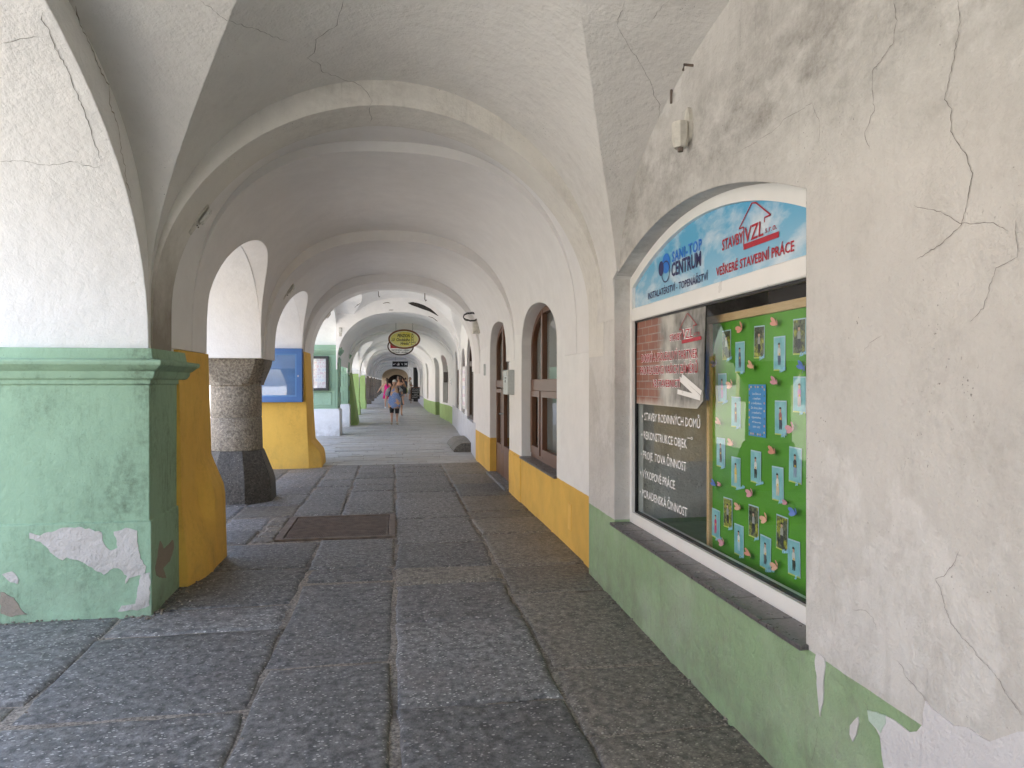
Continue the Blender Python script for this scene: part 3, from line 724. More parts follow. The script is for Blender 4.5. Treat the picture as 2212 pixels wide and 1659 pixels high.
POS = thing('window_poster', 'brick-patterned building company poster stuck in the shop window', 'poster', (XG, 4.3, 1.3))
XPp = XG + .018
pc = [fx(*r5(263, 1098), XPp), fx(*r5(740, 978), XPp), fx(*r6(595, 150), XPp), fx(*r6(560, 196), XPp), fx(*r6(205, 163), XPp)]
poly('print', pc, M['poster'], POS, (-.001, 0, 0), (.003, 0, 0))
def PP(x, y):    # the small copy of the mark on the poster
    u, v = (x - 853) / 397, (y - 612) / 1
    return r5(492 + u * 220, 1250 + (y - 612) * .63 + (x - 853) * .11)
logo(PP, POS, XPp, M['red'], .62, .0045, bold=.045, wmat=M['white'])
for s_, bl, br, cp in (('DOBRÝ A SPOLEHLIVÝ PARTNER', (293, 1395), (687, 1364), 52), ('PRO REALIZACI VAŠICH ZÁMĚRŮ', (286, 1480), (687, 1466), 50), ('VE STAVEBNICTÍ', (372, 1566), (565, 1570), 48)):
    textX(s_, r5(*bl), r5(*br), cp * k5, M['white'], POS, XPp, .003, bold=.055)
    textX(s_, r5(*bl), r5(*br), cp * k5, M['red'], POS, XPp, .0045, bold=.010)
b = nb()
for a, c in (((560, 1450 + 60), (700, 1640)), ((575, 1490), (712, 1610)), ((545, 1600), (705, 1645))):
    p, q = fx(*r5(*a), XPp), fx(*r5(*c), XPp); stroke(b, [p, q], .028, (1, 0, 0))
for v in b.verts: v.co.x -= .0035 + random.uniform(0, .0006)
obj('ruler_print', b, M['pvc'], POS)
for s_, bl, br in (('• STAVBY RODINNÝCH DOMŮ', (232, 250), (578, 318)), ('• REKONSTRUKCE OBJEK', (228, 358), (502, 430)), ('• PROJE  TOVA ČINNOST', (225, 470), (498, 562)), ('• VÝKOPOVÉ PRÁCE', (222, 578), (433, 668)), ('• PORADENSKÁ ČINNOST', (219, 690), (504, 826))):
    textX(s_, r6(bl[0] + 12, bl[1]), r6(*br), 43 * k6, M['white'], SW, XG + .019, .001, bold=.008)
textX('¯°', r6(505, 402), r6(536, 402), 43 * k6, M['white'], SW, XG + .019, .001)

# children's board inside the shop
XBd = 1.79
PB = thing('pin_board', 'green wood-framed board of pinned photographs inside the shop window', 'pin board', (XBd, 3.2, .62))
by0, by1, bz0, bz1 = 2.50, fx(1536, 900, XBd).y, .632, 1.955
obj('backing', bx(XBd, XBd + .015, by0, by1, bz0, bz1), M['board'], PB)
obj('board_frame', ringX(nb(), [(by0 - .02, bz0 - .02), (by1 + .015, bz0 - .02), (by1 + .015, bz1 + .02), (by0 - .02, bz1 + .02)], [(by0 + .015, bz0 + .022), (by1 - .02, bz0 + .022), (by1 - .02, bz1 - .022), (by0 + .015, bz1 - .022)], XBd - .02, XBd + .02), M['pine'], PB)
def mk_photo(name, forest):
    t = NT(name)
    if forest:
        Z = t.xyz()[2]; n = t.noise(45, 5, .75); c = t.mix(t.ramp(n, .42, .62), (.012, .018, .008), (.16, .19, .10))
        y = t.mix(t.ramp(t.noise(60, 4, .7), .4, .6), (.08, .10, .01), (.45, .47, .05)); c = t.mix(t.ramp(t.noise(9, 3), .5, .56), c, y)
    else:
        c = t.mix(t.ramp(t.noise(9, 4, .6), .3, .7), (.10, .40, .46), (.32, .62, .68))
    return t.set(c, .4)
PH = {0: mk_photo('studio_photo_print', 0), 1: mk_photo('garden_photo_print', 1)}
TINT = {}
def tint(c):
    if c not in TINT: TINT[c] = plain('print_tone', c, .5, var=.05)
    return TINT[c]
SKIN, HAIR = (.62, .38, .27), (.03, .02, .015)
photos = [(z1(20, 545), 1, 'Matias', None), (z1(148, 660), 0, 'Maty', ((.1, .12, .2), (.1, .1, .12))), (z1(331, 517), 1, 'Tomík', None), (z1(523, 625), 0, 'Vašík', ((.6, .6, .62), (.06, .09, .18))),
    (z1(712, 465), 1, 'Karolín', None), (z1(714, 1015), 0, 'Ver', ((.6, .3, .55), (.6, .55, .6))), (r5(858, 1575), 0, 'Anetka', ((.6, .28, .55), (.6, .3, .55))), (z1(110, 1180), 0, 'Matěj', ((.09, .09, .08), (.12, .06, .03))),
    (z1(535, 1235), 0, 'Míky', ((.4, .12, .14), (.05, .05, .08))), (r6(701, 446), 0, 'Míša', ((.13, .14, .12), (.1, .05, .03))), (r6(788, 562), 0, 'Michaelka', ((.75, .6, .2), (.75, .65, .35))), (r6(903, 530), 0, 'Zuzanka', ((.75, .75, .75), (.02, .02, .02))),
    (r6(1030, 628), 0, 'Anička', ((.75, .73, .65), (.65, .55, .4))), (r6(1131, 520), 0, 'Da', ((.02, .02, .03), (.25, .35, .5))), (r6(742, 795), 1, 'Sebík', None), (r6(891, 845), 1, 'Jeník', None), (r6(1055, 912), 1, 'Vladík', None),
    (r6(672, 857), 0, 'Emmička', ((.6, .04, .18), (.6, .05, .2))), (r6(806, 952), 0, 'Kevin', ((.78, .78, .78), (.5, .65, .75))), (r6(959, 1025), 0, 'Viktorka', ((.6, .6, .6), (.12, .12, .13))), (r6(1124, 1056), 0, 'S', ((.6, .6, .6), (.02, .03, .02)))]
for i, ((px, py), fo, nm, cl) in enumerate(photos):
    c = fx(px, py, XBd); hw, hh = .047, .075
    tl = random.uniform(-.03, .03)
    def q(u, v, x=0.0): return Vector((XBd - .004 - x, c.y - u - v * tl, c.z + v - u * tl))
    card = poly('photo', [q(-hw - .004, -hh - .006), q(hw + .004, -hh - .006), q(hw + .004, hh + .006), q(-hw - .004, hh + .006)], tint((.45, .62, .72)), PB, thick=(.001, 0, 0))
    poly('photo_print', [q(-hw, -hh, .001), q(hw, -hh, .001), q(hw, hh, .001), q(-hw, hh, .001)], PH[fo], card)
    poly('photo_edge', [q(-hw, -hh - .006, .0012), q(hw, -hh - .006, .0012), q(hw, -hh, .0012), q(-hw, -hh, .0012)], tint((.55, .62, .12)), card)
    top, leg = cl if cl else ((.35, .36, .34), (.03, .035, .04))
    b = nb(); b.faces.new([b.verts.new(q(u, v, .002)) for u, v in ((-.012, -.012), (.014, -.014), (.013, .018), (.007, .026), (-.006, .026), (-.013, .016))]); obj('figure_top', b, tint(top), card)
    b = nb(); b.faces.new([b.verts.new(q(u, v, .0025)) for u, v in ((-.011, -.010), (.013, -.010), (.017, -.03), (.012, -.055), (.004, -.055), (.003, -.03), (-.002, -.056), (-.009, -.056))]); obj('figure_legs', b, tint(leg), card)
    b = nb(); b.faces.new([b.verts.new(q(.001 + .0085 * math.cos(a), .036 + .011 * math.sin(a), .0025)) for a in [k * math.pi / 6 for k in range(12)]]); obj('figure_face', b, tint(SKIN), card)
    b = nb(); b.faces.new([b.verts.new(q(.001 + .0105 * math.cos(a), .041 + .010 * math.sin(a), .0030)) for a in [k * math.pi / 6 for k in range(7)]]); obj('figure_hair', b, tint(HAIR), card)
    if not fo:
        b = nb(); b.faces.new([b.verts.new(q(.004 + .006 * math.cos(a), -.004 + .006 * math.sin(a), .003)) for a in [k * math.pi / 4 for k in range(8)]]); obj('figure_flowers', b, tint((.8, .55, .03)), card)
    o3 = q(.012, -hh - .016, .004)
    text(nm, o3, (0, -1, .25), .011 * max(2, len(nm)), .016, tint((.30, .62, .82)), card, (-1, 0, 0), .002, shear=.3, bold=.05, name='name_lettering')
bf = [((1000, 1163), 5, 0), ((1240, 1133), 5, 1), ((1075, 1435), 5, 2), ((930, 1560), 5, 2), ((1240, 1545), 5, 3), ((820, 1410), 5, 4), ((1428, 1442), 5, 4), ((700, 282), 6, 2), ((773, 402), 6, 2), ((672, 638), 6, 4), ((707, 636), 6, 3), ((1013, 450), 6, 0), ((885, 690), 6, 3), ((815, 772), 6, 2), ((970, 836), 6, 2), ((722, 972), 6, 3), ((872, 1042), 6, 1), ((1032, 1110), 6, 2), ((1122, 315), 6, 3), ((1137, 803), 6, 4), ((1090, 742), 6, 3)]
BC = [(.78, .33, .24), (.78, .33, .26), (.82, .45, .32), (.75, .34, .40), (.12, .22, .62)]
for (p, k, ci) in bf:
    c = fx(*(r5 if k == 5 else r6)(*p), XBd); a0 = random.uniform(-.6, .6); sc_ = .6 if p in ((707, 636), (1090, 742)) else 1.0
    b = nb()
    for s_, L, wd in ((1, .040, .026), (-1, .040, .026), (1.9, .028, .02), (-1.9, .028, .02)):
        ang = math.pi / 2 - s_ * .85 + a0; dx, dz = math.cos(ang), math.sin(ang); lift = .018
        pts = []
        for t_, w2 in ((0, .1), (.35, .8), (.7, 1), (1, .45)):
            pts.append((t_, w2))
        Lp = [Vector((XBd - .006 - lift * t_, c.y - (dx * L * t_ - dz * wd * w2 * .5) * sc_, c.z + (dz * L * t_ + dx * wd * w2 * .5) * sc_)) for t_, w2 in pts]
        Rp = [Vector((XBd - .006 - lift * t_, c.y - (dx * L * t_ + dz * wd * w2 * .5) * sc_, c.z + (dz * L * t_ - dx * wd * w2 * .5) * sc_)) for t_, w2 in pts]
        b.faces.new([b.verts.new(v) for v in Lp + Rp[::-1]])
    obj('paper_butterfly', b, tint(BC[ci]), PB)
cl_ = fx(*r6(912, 205), XBd)
LT = poly('letter_sheet', [Vector((XBd - .006, cl_.y + s * .085, cl_.z + t_ * .13)) for s, t_ in ((1, -1), (-1, -1), (-1, 1), (1, 1))], tint((.04, .27, .62)), PB, thick=(.001, 0, 0))
for i, s_ in enumerate(('Loučíme se', 's úsměvem', 'a květinkou.', 'Do školy jdem', 's radostí a', 'vzpomínkou.', 'MŠ Petrovická', '2024 / 2025')):
    wd = .0085 * len(s_) if i < 6 else .0068 * len(s_)
    text(s_, Vector((XBd - .0075, cl_.y + wd / 2, cl_.z + .078 - i * .0235)), (0, -1, 0), wd, .0115 if i < 6 else .009, M['white'], LT, (-1, 0, 0), shear=.25)
for i in range(26):
    a = i / 26 * 2 * math.pi; u, v = .074 * max(-1, min(1, 1.35 * math.cos(a))), .118 * max(-1, min(1, 1.35 * math.sin(a)))
    poly('flower_print', [Vector((XBd - .0078 - i * 2e-5, cl_.y + u + .006 * math.cos(k * math.pi / 3), cl_.z + v + .006 * math.sin(k * math.pi / 3))) for k in range(6)], tint(((.8, .35, .22), (.8, .6, .2), (.05, .18, .10))[i % 3]), LT)

# arched window and door of the second house
def arched_window(parent, y0, y1, zb, zs, zc, X, mat, fr=.07, mull=(), transom=None, zmid=None, panel=0, dark=None, curtain=True, depth=.06, name='arched_window', n=2.2):
    wdw = part(name, parent)
    po = arch2d(y0 - .02, y1 + .02, zb, zs, zc + .01, n, 28); pi2 = arch2d(y0 + fr, y1 - fr, zb + fr, zs, zc - fr, n, 28)
    obj('frame', ringX(nb(), po, pi2, X, X + depth), mat, wdw, smooth=35)
    obj('pane', sheetX(nb(), arch2d(y0 + fr - .01, y1 - fr + .01, zb + fr - .01, zs, zc - fr + .01, n, 28), X + depth * .6), M['glass'], wdw)
    for ym, wd, za, zb_ in mull: obj('mullion', bx(X - .008, X + depth - .004, ym - wd / 2, ym + wd / 2, za, zb_, bev=.004), mat, wdw)
    if transom: obj('transom', bx(X - .014, X + depth - .002, y0 + fr * .5, y1 - fr * .5, transom[0], transom[1], bev=.006), mat, wdw)
    room(wdw, y0 - .1, y1 + .1, zb - .1, zc + .15, X + depth + .01, X + .95, dark or M['dark_room'])
    if curtain: obj('curtain', bx(X + .35, X + .36, y0, y1, zb + .03, zc), M['curtain'], wdw)
    return wdw
W2 = arched_window(H2, 6.81, 8.77, .67, 2.02, 2.48, 1.69, M['brown'], .07, [(8.10, .07, .72, 2.44), (6.98, .06, .72, 2.2)], (1.50, 1.64), curtain=False, dark=M['grey_room'])
obj('casement', ringX(nb(), [(7.02, .74), (8.06, .74), (8.06, 1.5), (7.02, 1.5)], [(7.11, .83), (7.97, .83), (7.97, 1.43), (7.11, 1.43)], 1.665, 1.72), M['brown'], W2)
obj('casement', ringX(nb(), [(8.14, .74), (8.69, .74), (8.69, 1.5), (8.14, 1.5)], [(8.22, .83), (8.61, .83), (8.61, 1.43), (8.22, 1.43)], 1.665, 1.72), M['brown'], W2)
for i in range(7): obj('sill_tile', bx(1.535, 1.71, 6.80 + i * .281, 6.80 + i * .281 + .277, .655, .678, bev=.003), M['sill'], W2)
D2 = arched_window(H2, 9.72, 11.75, .09, 2.1, 2.52, 1.67, M['brown'], .08, [(11.0, .10, .1, 2.48)], (1.52, 1.64), curtain=False, dark=M['grey_room'], name='arched_door')
for ya, yb in ((9.82, 10.93), (11.06, 11.65)):
    obj('door_panel', bx(1.662, 1.72, ya, yb, .12, .58, bev=.01), M['brown'], D2)
    obj('stile', ringX(nb(), [(ya, .56), (yb, .56), (yb, 1.5), (ya, 1.5)], [(ya + .09, .62), (yb - .09, .62), (yb - .09, 1.44), (ya + .09, 1.44)], 1.658, 1.715), M['brown'], D2)
b = nb(); tube(b, [(1.66, 10.86, 1.12), (1.60, 10.86, 1.12), (1.60, 10.74, 1.12)], .012); obj('door_handle', b, M['steel'], D2, smooth=40)
obj('threshold', bx(1.50, 1.7, 9.74, 11.72, .06, .125, bev=.01), M['granite'], D2)
obj('vent_grille', bx(1.562, 1.58, 6.22, 6.34, .26, .50, bev=.004), tint(YEL2), H2)
obj('pilaster', bx(1.552, 1.62, 8.80, 9.70, -.05, .652, bev=.01), M['yellow'], H2)
# openings of the third house
arched_window(H3, 14.6, 16.9, .75, 2.0, 2.75, 1.75, M['dark_brown'], .09, [(15.3, .07, .8, 2.1), (16.1, .07, .8, 2.1)], (1.98, 2.1), name='shuttered_window')
arched_window(H3, 17.9, 19.6, .8, 2.1, 2.5, 1.87, M['dark_brown'], .08, [(18.7, .06, .85, 2.4)], (1.9, 2.0), name='arched_window')
arched_window(H3, 21.2, 23.4, .8, 2.2, 2.6, 2.03, M['dark_brown'], .08, [(22.3, .06, .85, 2.5)], None, name='arched_window')
# fourth house
W4 = arched_window(H4, 27.6, 29.3, .8, 2.4, 2.7, 2.12, tint((.12, .13, .10)), .07, (), (2.1, 2.3), name='shop_window', curtain=False)
obj('red_sticker', bx(2.10, 2.118, 27.7, 29.2, 2.35, 2.55), M['red'], W4)
arched_window(H4, 30.6, 32.4, .1, 2.4, 2.7, 2.1, tint((.10, .10, .09)), .07, (), (2.1, 2.3), name='shop_door', curtain=False)
arched_window(H4, 35.5, 37, .8, 2.3, 2.6, 1.9, M['dark_brown'], .07, (), None, name='arched_window', curtain=False)
for Hh, spec in (('41', ((42.5, 44, .7), (45.2, 47, .7))), ('54', ((56, 57.6, .7), (62, 64, -.1))), ('68', ((70, 72, .7),))):
    par = [o for o in bpy.data.objects if o.name.startswith('arcade_house') and o.get('label', '').startswith({'41': 'pale arcade house on dark stone piers beyond', '54': 'pale arcade house on dark stone piers at', '68': 'farthest'}[Hh])][0]
    for a, c, z in spec: arched_window(par, a, c, z, 2.2, 2.5 if z > 0 else 2.6, 1.8, M['dark_brown'], .08, (), None, curtain=False)

# ---------------------------------------------------------------- houses across the square (they light the arcade and show in the panes)
def opposite(i, y0, wd, h, col, roofc, label):
    X0 = -26.0
    r = thing('town_house', label, 'house', (X0, y0 + wd / 2, 0), 'houses across the square')
    obj('wall', bx(X0 - 9, X0, y0, y0 + wd, -.1, h), tint(col), r)
    prism_pts = [(X0 - 9.3, y0, h), (X0 + .35, y0, h), (X0 - 4.4, y0, h + 3.6)]
    obj('roof', prism(nb(), prism_pts, (0, wd, 0)), tint(roofc), r)
    obj('cornice', bx(X0 - .02, X0 + .28, y0 + .02, y0 + wd - .02, h - .3, h - .02), tint((.7, .68, .63)), r)
    n = max(2, int(wd / 2.4)); st_ = wd / n
    for fl in range(2):
        for k in range(n):
            yc = y0 + st_ * (k + .5); z = 4.2 + fl * 2.9
            if z + 1.6 > h - .4: continue
            wv = obj('window', bx(X0 - .05, X0 + .07, yc - .62, yc + .62, z - .1, z + 1.7, bev=.02), tint((.72, .70, .66)), r)
            obj('pane', bx(X0, X0 + .075, yc - .48, yc + .48, z + .02, z + 1.55), tint((.04, .05, .06)), wv)
    for k in range(max(2, int(wd / 4))):
        s2 = wd / max(2, int(wd / 4)); ya = y0 + s2 * k + .7; yb = y0 + s2 * (k + 1) - .7
        obj('arch_opening', prism(nb(), [Vector((X0 - .02, p[0], p[1])) for p in arch2d(ya, yb, 0, 1.9, 3.1, 2.1, 16)], (.03, 0, 0)), tint((.06, .055, .05)), r)
opp = [(-30, 11, 9.5, (.62, .52, .36), (.33, .12, .07), 'tall cream town house across the square, behind the viewer'), (-19, 9, 8.4, (.70, .69, .66), (.28, .11, .07), 'white town house across the square beside the cream one'),
    (-10, 10, 9.2, (.66, .55, .45), (.33, .13, .08), 'pink-beige town house across the square'), (0, 12, 8.8, (.72, .70, .62), (.30, .12, .08), 'ivory town house across the square opposite the yellow piers'),
    (12, 9, 9.8, (.60, .60, .50), (.30, .12, .08), 'grey-green town house across the square'), (21, 11, 8.6, (.72, .62, .40), (.31, .12, .07), 'pale yellow town house across the square'),
    (32, 12, 9.4, (.70, .68, .66), (.28, .11, .08), 'broad white town house at the far side of the square'), (44, 14, 9.0, (.64, .50, .42), (.30, .12, .08), 'dusky pink town house at the far corner of the square')]
for i, o_ in enumerate(opp): opposite(i, *o_)

# ---------------------------------------------------------------- rays from the photograph onto what is built
def surf_tree():
    vs_, fs_ = [], []
    for o in bpy.data.objects:
        if o.type == 'MESH' and o.name.split('.')[0] in ('house_wall', 'arcade_wall', 'vault', 'transverse_arch', 'pier', 'slab', 'slate_pavers', 'buttress'):
            off = wloc(o); n = len(vs_)
            vs_ += [v.co + off for v in o.data.vertices]; fs_ += [[n + i for i in p.vertices] for p in o.data.polygons]
    return BVHTree.FromPolygons(vs_, fs_)
BV = surf_tree()
CAMP = Vector((0, 0, CZ))
def ray(px, py):
    d = Vector(((px - CX) / F, 1, -(py - HY) / F)); d = Vector((d.x * ct + d.y * st, -d.x * st + d.y * ct, d.z)).normalized()
    hit, nrm, idx, dist = BV.ray_cast(CAMP, d)
    if nrm is not None and nrm.dot(d) > 0: nrm = -nrm
    return hit, nrm
def tl(x, y): return (x / 2.0, y / 2.0)
def tr(x, y): return ((2048 + x / 1.08) / 1.8517, y / 2.0)
def r4(x, y): return (x / 1.276 / 1.8517, (1200 + y / 1.276) / 1.8517)
def r8(x, y): return ((2800 + x / 1.7068) / 1.8517, (2200 + y / 1.7068) / 1.8517)
def crack(P, pts, parent, wd=.004, mat=None):
    fine = []
    for (a, b_), (c, d) in zip(pts, pts[1:]):
        n = max(2, int(math.hypot(c - a, d - b_) / 14))
        for i in range(n):
            f = i / n; fine.append((a + (c - a) * f + random.uniform(-4, 4), b_ + (d - b_) * f + random.uniform(-4, 4)))
    fine.append(pts[-1]); segs, cur = [], []
    for q in fine:
        h, n = ray(*P(*q))
        if h is None: continue
        h = h + n * .0022
        if cur and (h - cur[-1][0]).length > .35: segs.append(cur); cur = []
        cur.append((h, n))
    segs.append(cur)
    for sg in segs:
        if len(sg) < 3: continue
        b = nb(); L, Rr = [], []
        for i, (p, n) in enumerate(sg):
            t_ = (sg[min(i + 1, len(sg) - 1)][0] - sg[max(i - 1, 0)][0]).normalized(); s = t_.cross(n).normalized()
            w2 = wd * random.uniform(.25, .75) * min(1, .3 + min(i, len(sg) - 1 - i) * .3)
            L.append(b.verts.new(p + s * w2)); Rr.append(b.verts.new(p - s * w2))
        for i in range(len(sg) - 1): b.faces.new((L[i], L[i + 1], Rr[i + 1], Rr[i]))
        obj('crack', b, mat or M['crackm'], parent)
M['crackm'] = plain('crack_shadow', (.16, .145, .125), .95, var=.3)
for P, w_, pts in ((tl, .005, [(1490, 0), (1460, 70), (1455, 110), (1410, 140), (1365, 170), (1360, 230), (1325, 248), (1385, 280), (1385, 305), (1460, 335), (1530, 355), (1575, 385), (1610, 440)]),
        (tl, .005, [(1610, 440), (1598, 470), (1605, 510), (1598, 530)]), (tl, .004, [(865, 0), (980, 88), (1100, 125), (1250, 185)]),
        (tl, .006, [(185, 50), (180, 85), (215, 130), (240, 210), (290, 290), (320, 370), (350, 440), (385, 540), (410, 610), (435, 690)]), (tl, .004, [(0, 695), (120, 695), (200, 715), (320, 698), (410, 725), (440, 710)]), (tl, .004, [(0, 190), (60, 180), (90, 165), (180, 160)]),
        (tr, .005, [(1650, 0), (1662, 90), (1650, 180), (1610, 240), (1555, 310), (1560, 400), (1565, 480), (1525, 570), (1545, 650)]),
        (tr, .005, [(1925, 0), (1935, 100), (1910, 250), (1870, 430), (1900, 470), (1900, 580), (1960, 660), (1990, 750), (1965, 900), (1945, 970), (1850, 1060), (1750, 1120)]),
        (tr, .005, [(490, 0), (450, 110), (505, 200), (550, 270), (600, 360), (610, 410), (640, 450), (630, 530)]), (tr, .004, [(680, 0), (630, 50), (600, 100)]),
        (tr, .004, [(1740, 890), (1850, 915), (1940, 965), (2080, 965), (2150, 1000)]), (tr, .0035, [(2175, 950), (2190, 1110), (2090, 1160), (2040, 1330), (1980, 1390)]),
        (tr, .0035, [(960, 670), (1040, 620), (1110, 580), (1200, 500), (1300, 445), (1330, 530), (1330, 620)]),
        (tr, .003, [(1520, 1520), (1550, 1480), (1600, 1450)]),
        (r8, .0035, [(1775, 0), (1740, 90), (1670, 180), (1610, 200), (1650, 270), (1680, 390), (1720, 500), (1800, 600), (1870, 670), (1900, 730), (1980, 800), (2050, 890), (2090, 970), (2205, 1130)]),
        (r8, .0035, [(1345, 750), (1390, 800), (1410, 870), (1470, 930), (1520, 990), (1548, 1030)]), (r8, .004, [(1120, 1020), (1150, 1080), (1165, 1170)]), (r8, .003, [(805, 1190), (805, 1290), (780, 1400), (760, 1460)]),
        (r8, .003, [(680, 740), (685, 830), (670, 900)]), (r8, .003, [(128, 300), (125, 700), (120, 1000)]), (r8, .003, [(1040, 410), (1130, 410), (1180, 460), (1215, 545)])):
    crack(P, pts, H1, w_ * (.55 if P is tl else .32))

def ragged(P, pts, jit=.006, step=.035):
    out = []
    hs = [ray(*P(*q)) for q in pts]; hs = [(h, n) for h, n in hs if h is not None]
    nrm = sum((n for h, n in hs), Vector()).normalized(); c0 = hs[0][0]
    base = [h - nrm * (h - c0).dot(nrm) for h, n in hs]
    for a, c in zip(base, base[1:] + base[:1]):
        k = max(1, int((c - a).length / step)); t_ = (c - a).normalized(); s = t_.cross(nrm)
        for i in range(k): out.append(a + (c - a) * i / k + (s * random.uniform(-jit, jit) if i else Vector()))
    return out, nrm
def patch(P, pts, mat, parent, name='bare_patch', lift=.004, **kw):
    o_, n = ragged(P, pts, **kw); b = nb()
    low = [b.verts.new(p - n * .01) for p in o_]; top = [b.verts.new(p + n * lift) for p in o_]
    f = b.faces.new(top)
    for i in range(len(top)):
        j = (i + 1) % len(top); b.faces.new((low[i], low[j], top[j], top[i]))
    bmesh.ops.triangulate(b, faces=[f])
    return obj(name, b, mat, parent)
G1 = [(150, 1170), (205, 1185), (300, 1150), (400, 1140), (470, 1155), (520, 1170), (530, 1225), (560, 1260), (600, 1245), (580, 1165), (640, 1145), (700, 1160), (705, 1250), (715, 1300), (745, 1340), (735, 1385), (660, 1400), (640, 1430), (650, 1390), (600, 1350), (560, 1360), (530, 1385), (450, 1340), (400, 1310), (340, 1295), (320, 1310), (270, 1280), (235, 1240), (205, 1215), (150, 1200)]
patch(r4, [(x, y + 18) for x, y in G1], M['bare'], H1, step=.02)
patch(r4, [(10, 1400), (60, 1385), (95, 1430), (90, 1450), (40, 1430)], M['bare'], H1, step=.02)
patch(r4, [(2, 1490), (70, 1520), (100, 1570), (140, 1605), (60, 1618), (2, 1600)], M['stain'], H1, step=.02)
patch(r4, [(720, 1400), (766, 1390), (762, 1560), (700, 1585), (600, 1590), (620, 1560), (690, 1550)], M['bare'], H1, step=.02)
patch(r4, [(815, 1230), (835, 1270), (880, 1225), (885, 1260), (865, 1330), (830, 1370), (845, 1420), (800, 1410), (790, 1370)], M['stain'], H1, step=.02)
patch(r8, [(805, 700), (855, 740), (862, 790), (850, 920), (845, 1050), (825, 1140), (820, 1080), (808, 960), (805, 860), (790, 760)], M['limewash'], H1, step=.02, jit=.003)
patch(r8, [(1085, 1140), (1092, 1175), (1075, 1260), (1050, 1310), (1030, 1260), (1032, 1200), (1060, 1165)], M['limewash'], H1, step=.02, jit=.003)
patch(r8, [(1165, 1110), (1215, 1112), (1275, 1135), (1330, 1160), (1400, 1215), (1440, 1245), (1490, 1240), (1530, 1190), (1548, 1030), (1595, 1085), (1680, 1150), (1740, 1200), (1830, 1210), (1990, 1310), (2060, 1285), (2130, 1260), (2300, 1240), (2300, 1600), (1290, 1600), (1250, 1400), (1240, 1280), (1210, 1220), (1165, 1170)], M['bare_pale'], H1, step=.025, jit=.004)
patch(r8, [(1155, 1095), (1275, 1130), (1280, 1180), (1245, 1250), (1210, 1210), (1165, 1165)], M['pale_mint'], H1, step=.02, lift=.006, jit=.003)
patch(r8, [(668, 20), (700, -700), (780, -900), (900, -500), (1040, 10), (1080, 90), (1070, 320), (1020, 335), (1020, 520), (990, 556), (905, 560), (850, 690), (760, 640), (668, 600)], M['limewash'], H1, step=.03, jit=.005, lift=.003)
# flaked spot on the third house's vault, laid on the curved surface
up_ = [(1398, 246), (1440, 240), (1490, 250), (1540, 268), (1600, 300), (1640, 335), (1667, 362)]; lo_ = [(1400, 250), (1430, 268), (1480, 285), (1525, 302), (1585, 322), (1630, 345), (1664, 364)]
def on(P, q, lift=.012):
    h, n = ray(*P(*q)); return h + n * lift
b = nb(); A_ = [b.verts.new(on(r1, q)) for q in up_]; B_ = [b.verts.new(on(r1, q)) for q in lo_]
for i in range(len(A_) - 1): b.faces.new((A_[i], A_[i + 1], B_[i + 1], B_[i]))
obj('flaked_patch', b, plain('dark_bare_lath', (.035, .032, .03), .9, var=.5), H3)
for q in ([(930, 285), (950, 262), (975, 245)], [(1175, 255), (1215, 245), (1240, 250)], [(1225, 310), (1270, 308)], [(1580, 362), (1630, 385), (1660, 410)]):
    crack(r1, [(x, y) for x, y in q], H3, .03)
for q in ([(330, 30), (345, 110), (395, 200), (430, 300), (470, 370), (475, 450), (515, 560), (520, 640), (540, 720), (545, 790), (570, 860)],):
    crack(tl, q, H1, .006, M['stain'])
# grit and crumbled mortar where walls meet the paving
b = nb()
def grit(x, y, r_):
    z = zf(y); m_ = Matrix.Translation((x, y, z + r_ * .3)) @ Matrix.Rotation(random.uniform(0, 6), 4, 'Z') @ Matrix.Diagonal((r_ * random.uniform(.7, 1.4), r_, r_ * .6, 1))
    bmesh.ops.create_icosphere(b, subdivisions=1, radius=1, matrix=m_)
for _ in range(80): grit(1.53 - abs(random.gauss(0, .03)), random.uniform(2.6, 6.2), random.uniform(.003, .010))
for _ in range(80): grit(-1.55 + random.gauss(0, .07), random.uniform(4.9, 6.3), random.uniform(.004, .018))
for _ in range(60): grit(random.uniform(-2.9, -1.6), 5.0 - abs(random.gauss(0, .04)), random.uniform(.004, .012))
for _ in range(70): grit(random.choice((-1.77, -.7, 0, .84)) + random.gauss(0, .02), random.uniform(2.8, 8), random.uniform(.003, .009))
tag(obj('grit', b, M['mortar']), 'grit and crumbs of mortar along the wall feet and paving joints', 'grit', kind='stuff')

# ---------------------------------------------------------------- fittings
def frame_at(h, n, along):
    n = n.normalized(); a = (Vector(along) - n * Vector(along).dot(n)).normalized(); s = a.cross(n)
    return lambda u, v, w_: h + a * u + s * v + n * w_
def bulkhead(px, py, along, label, s=1.0):
    h, n = ray(px, py)
    if h is None: return
    T = frame_at(h, n, along)
    r = thing('bulkhead_lamp', label, 'lamp', h, 'bulkhead lamps of the arcade')
    def rr(u0, u1, hv, w0, w1, taper=.85):
        w1 *= .5
        lo = [(u0, -hv), (u1, -hv), (u1, hv), (u0, hv)]; cu = (u0 + u1) / 2
        return loft(nb(), [[T(u * s, v * s, w0 * s) for u, v in lo], [T((cu + (u - cu) * taper) * s, v * taper * s, w1 * s) for u, v in lo]])
    obj('housing', rr(-.02, .13, .05, -.01, .03, .95), M['dirty_white'], r)
    obj('lamp_glass', rr(-.01, .12, .042, .03, .085, .7), M['lamp_glass'], r)
    obj('mount_plate', rr(-.13, -.015, .045, -.01, .02, .7), M['dirty_white'], r)
    for v in (-.02, .02):
        b = nb(); tube(b, [T(-.04 * s, v * s, .02 * s), T(-.04 * s, v * s, .026 * s)], .006 * s, 6); obj('screw', b, M['iron'], r)
bulkhead(428, 476, (0, .1, 1), 'dusty bulkhead lamp set in the arch beside the green pier')
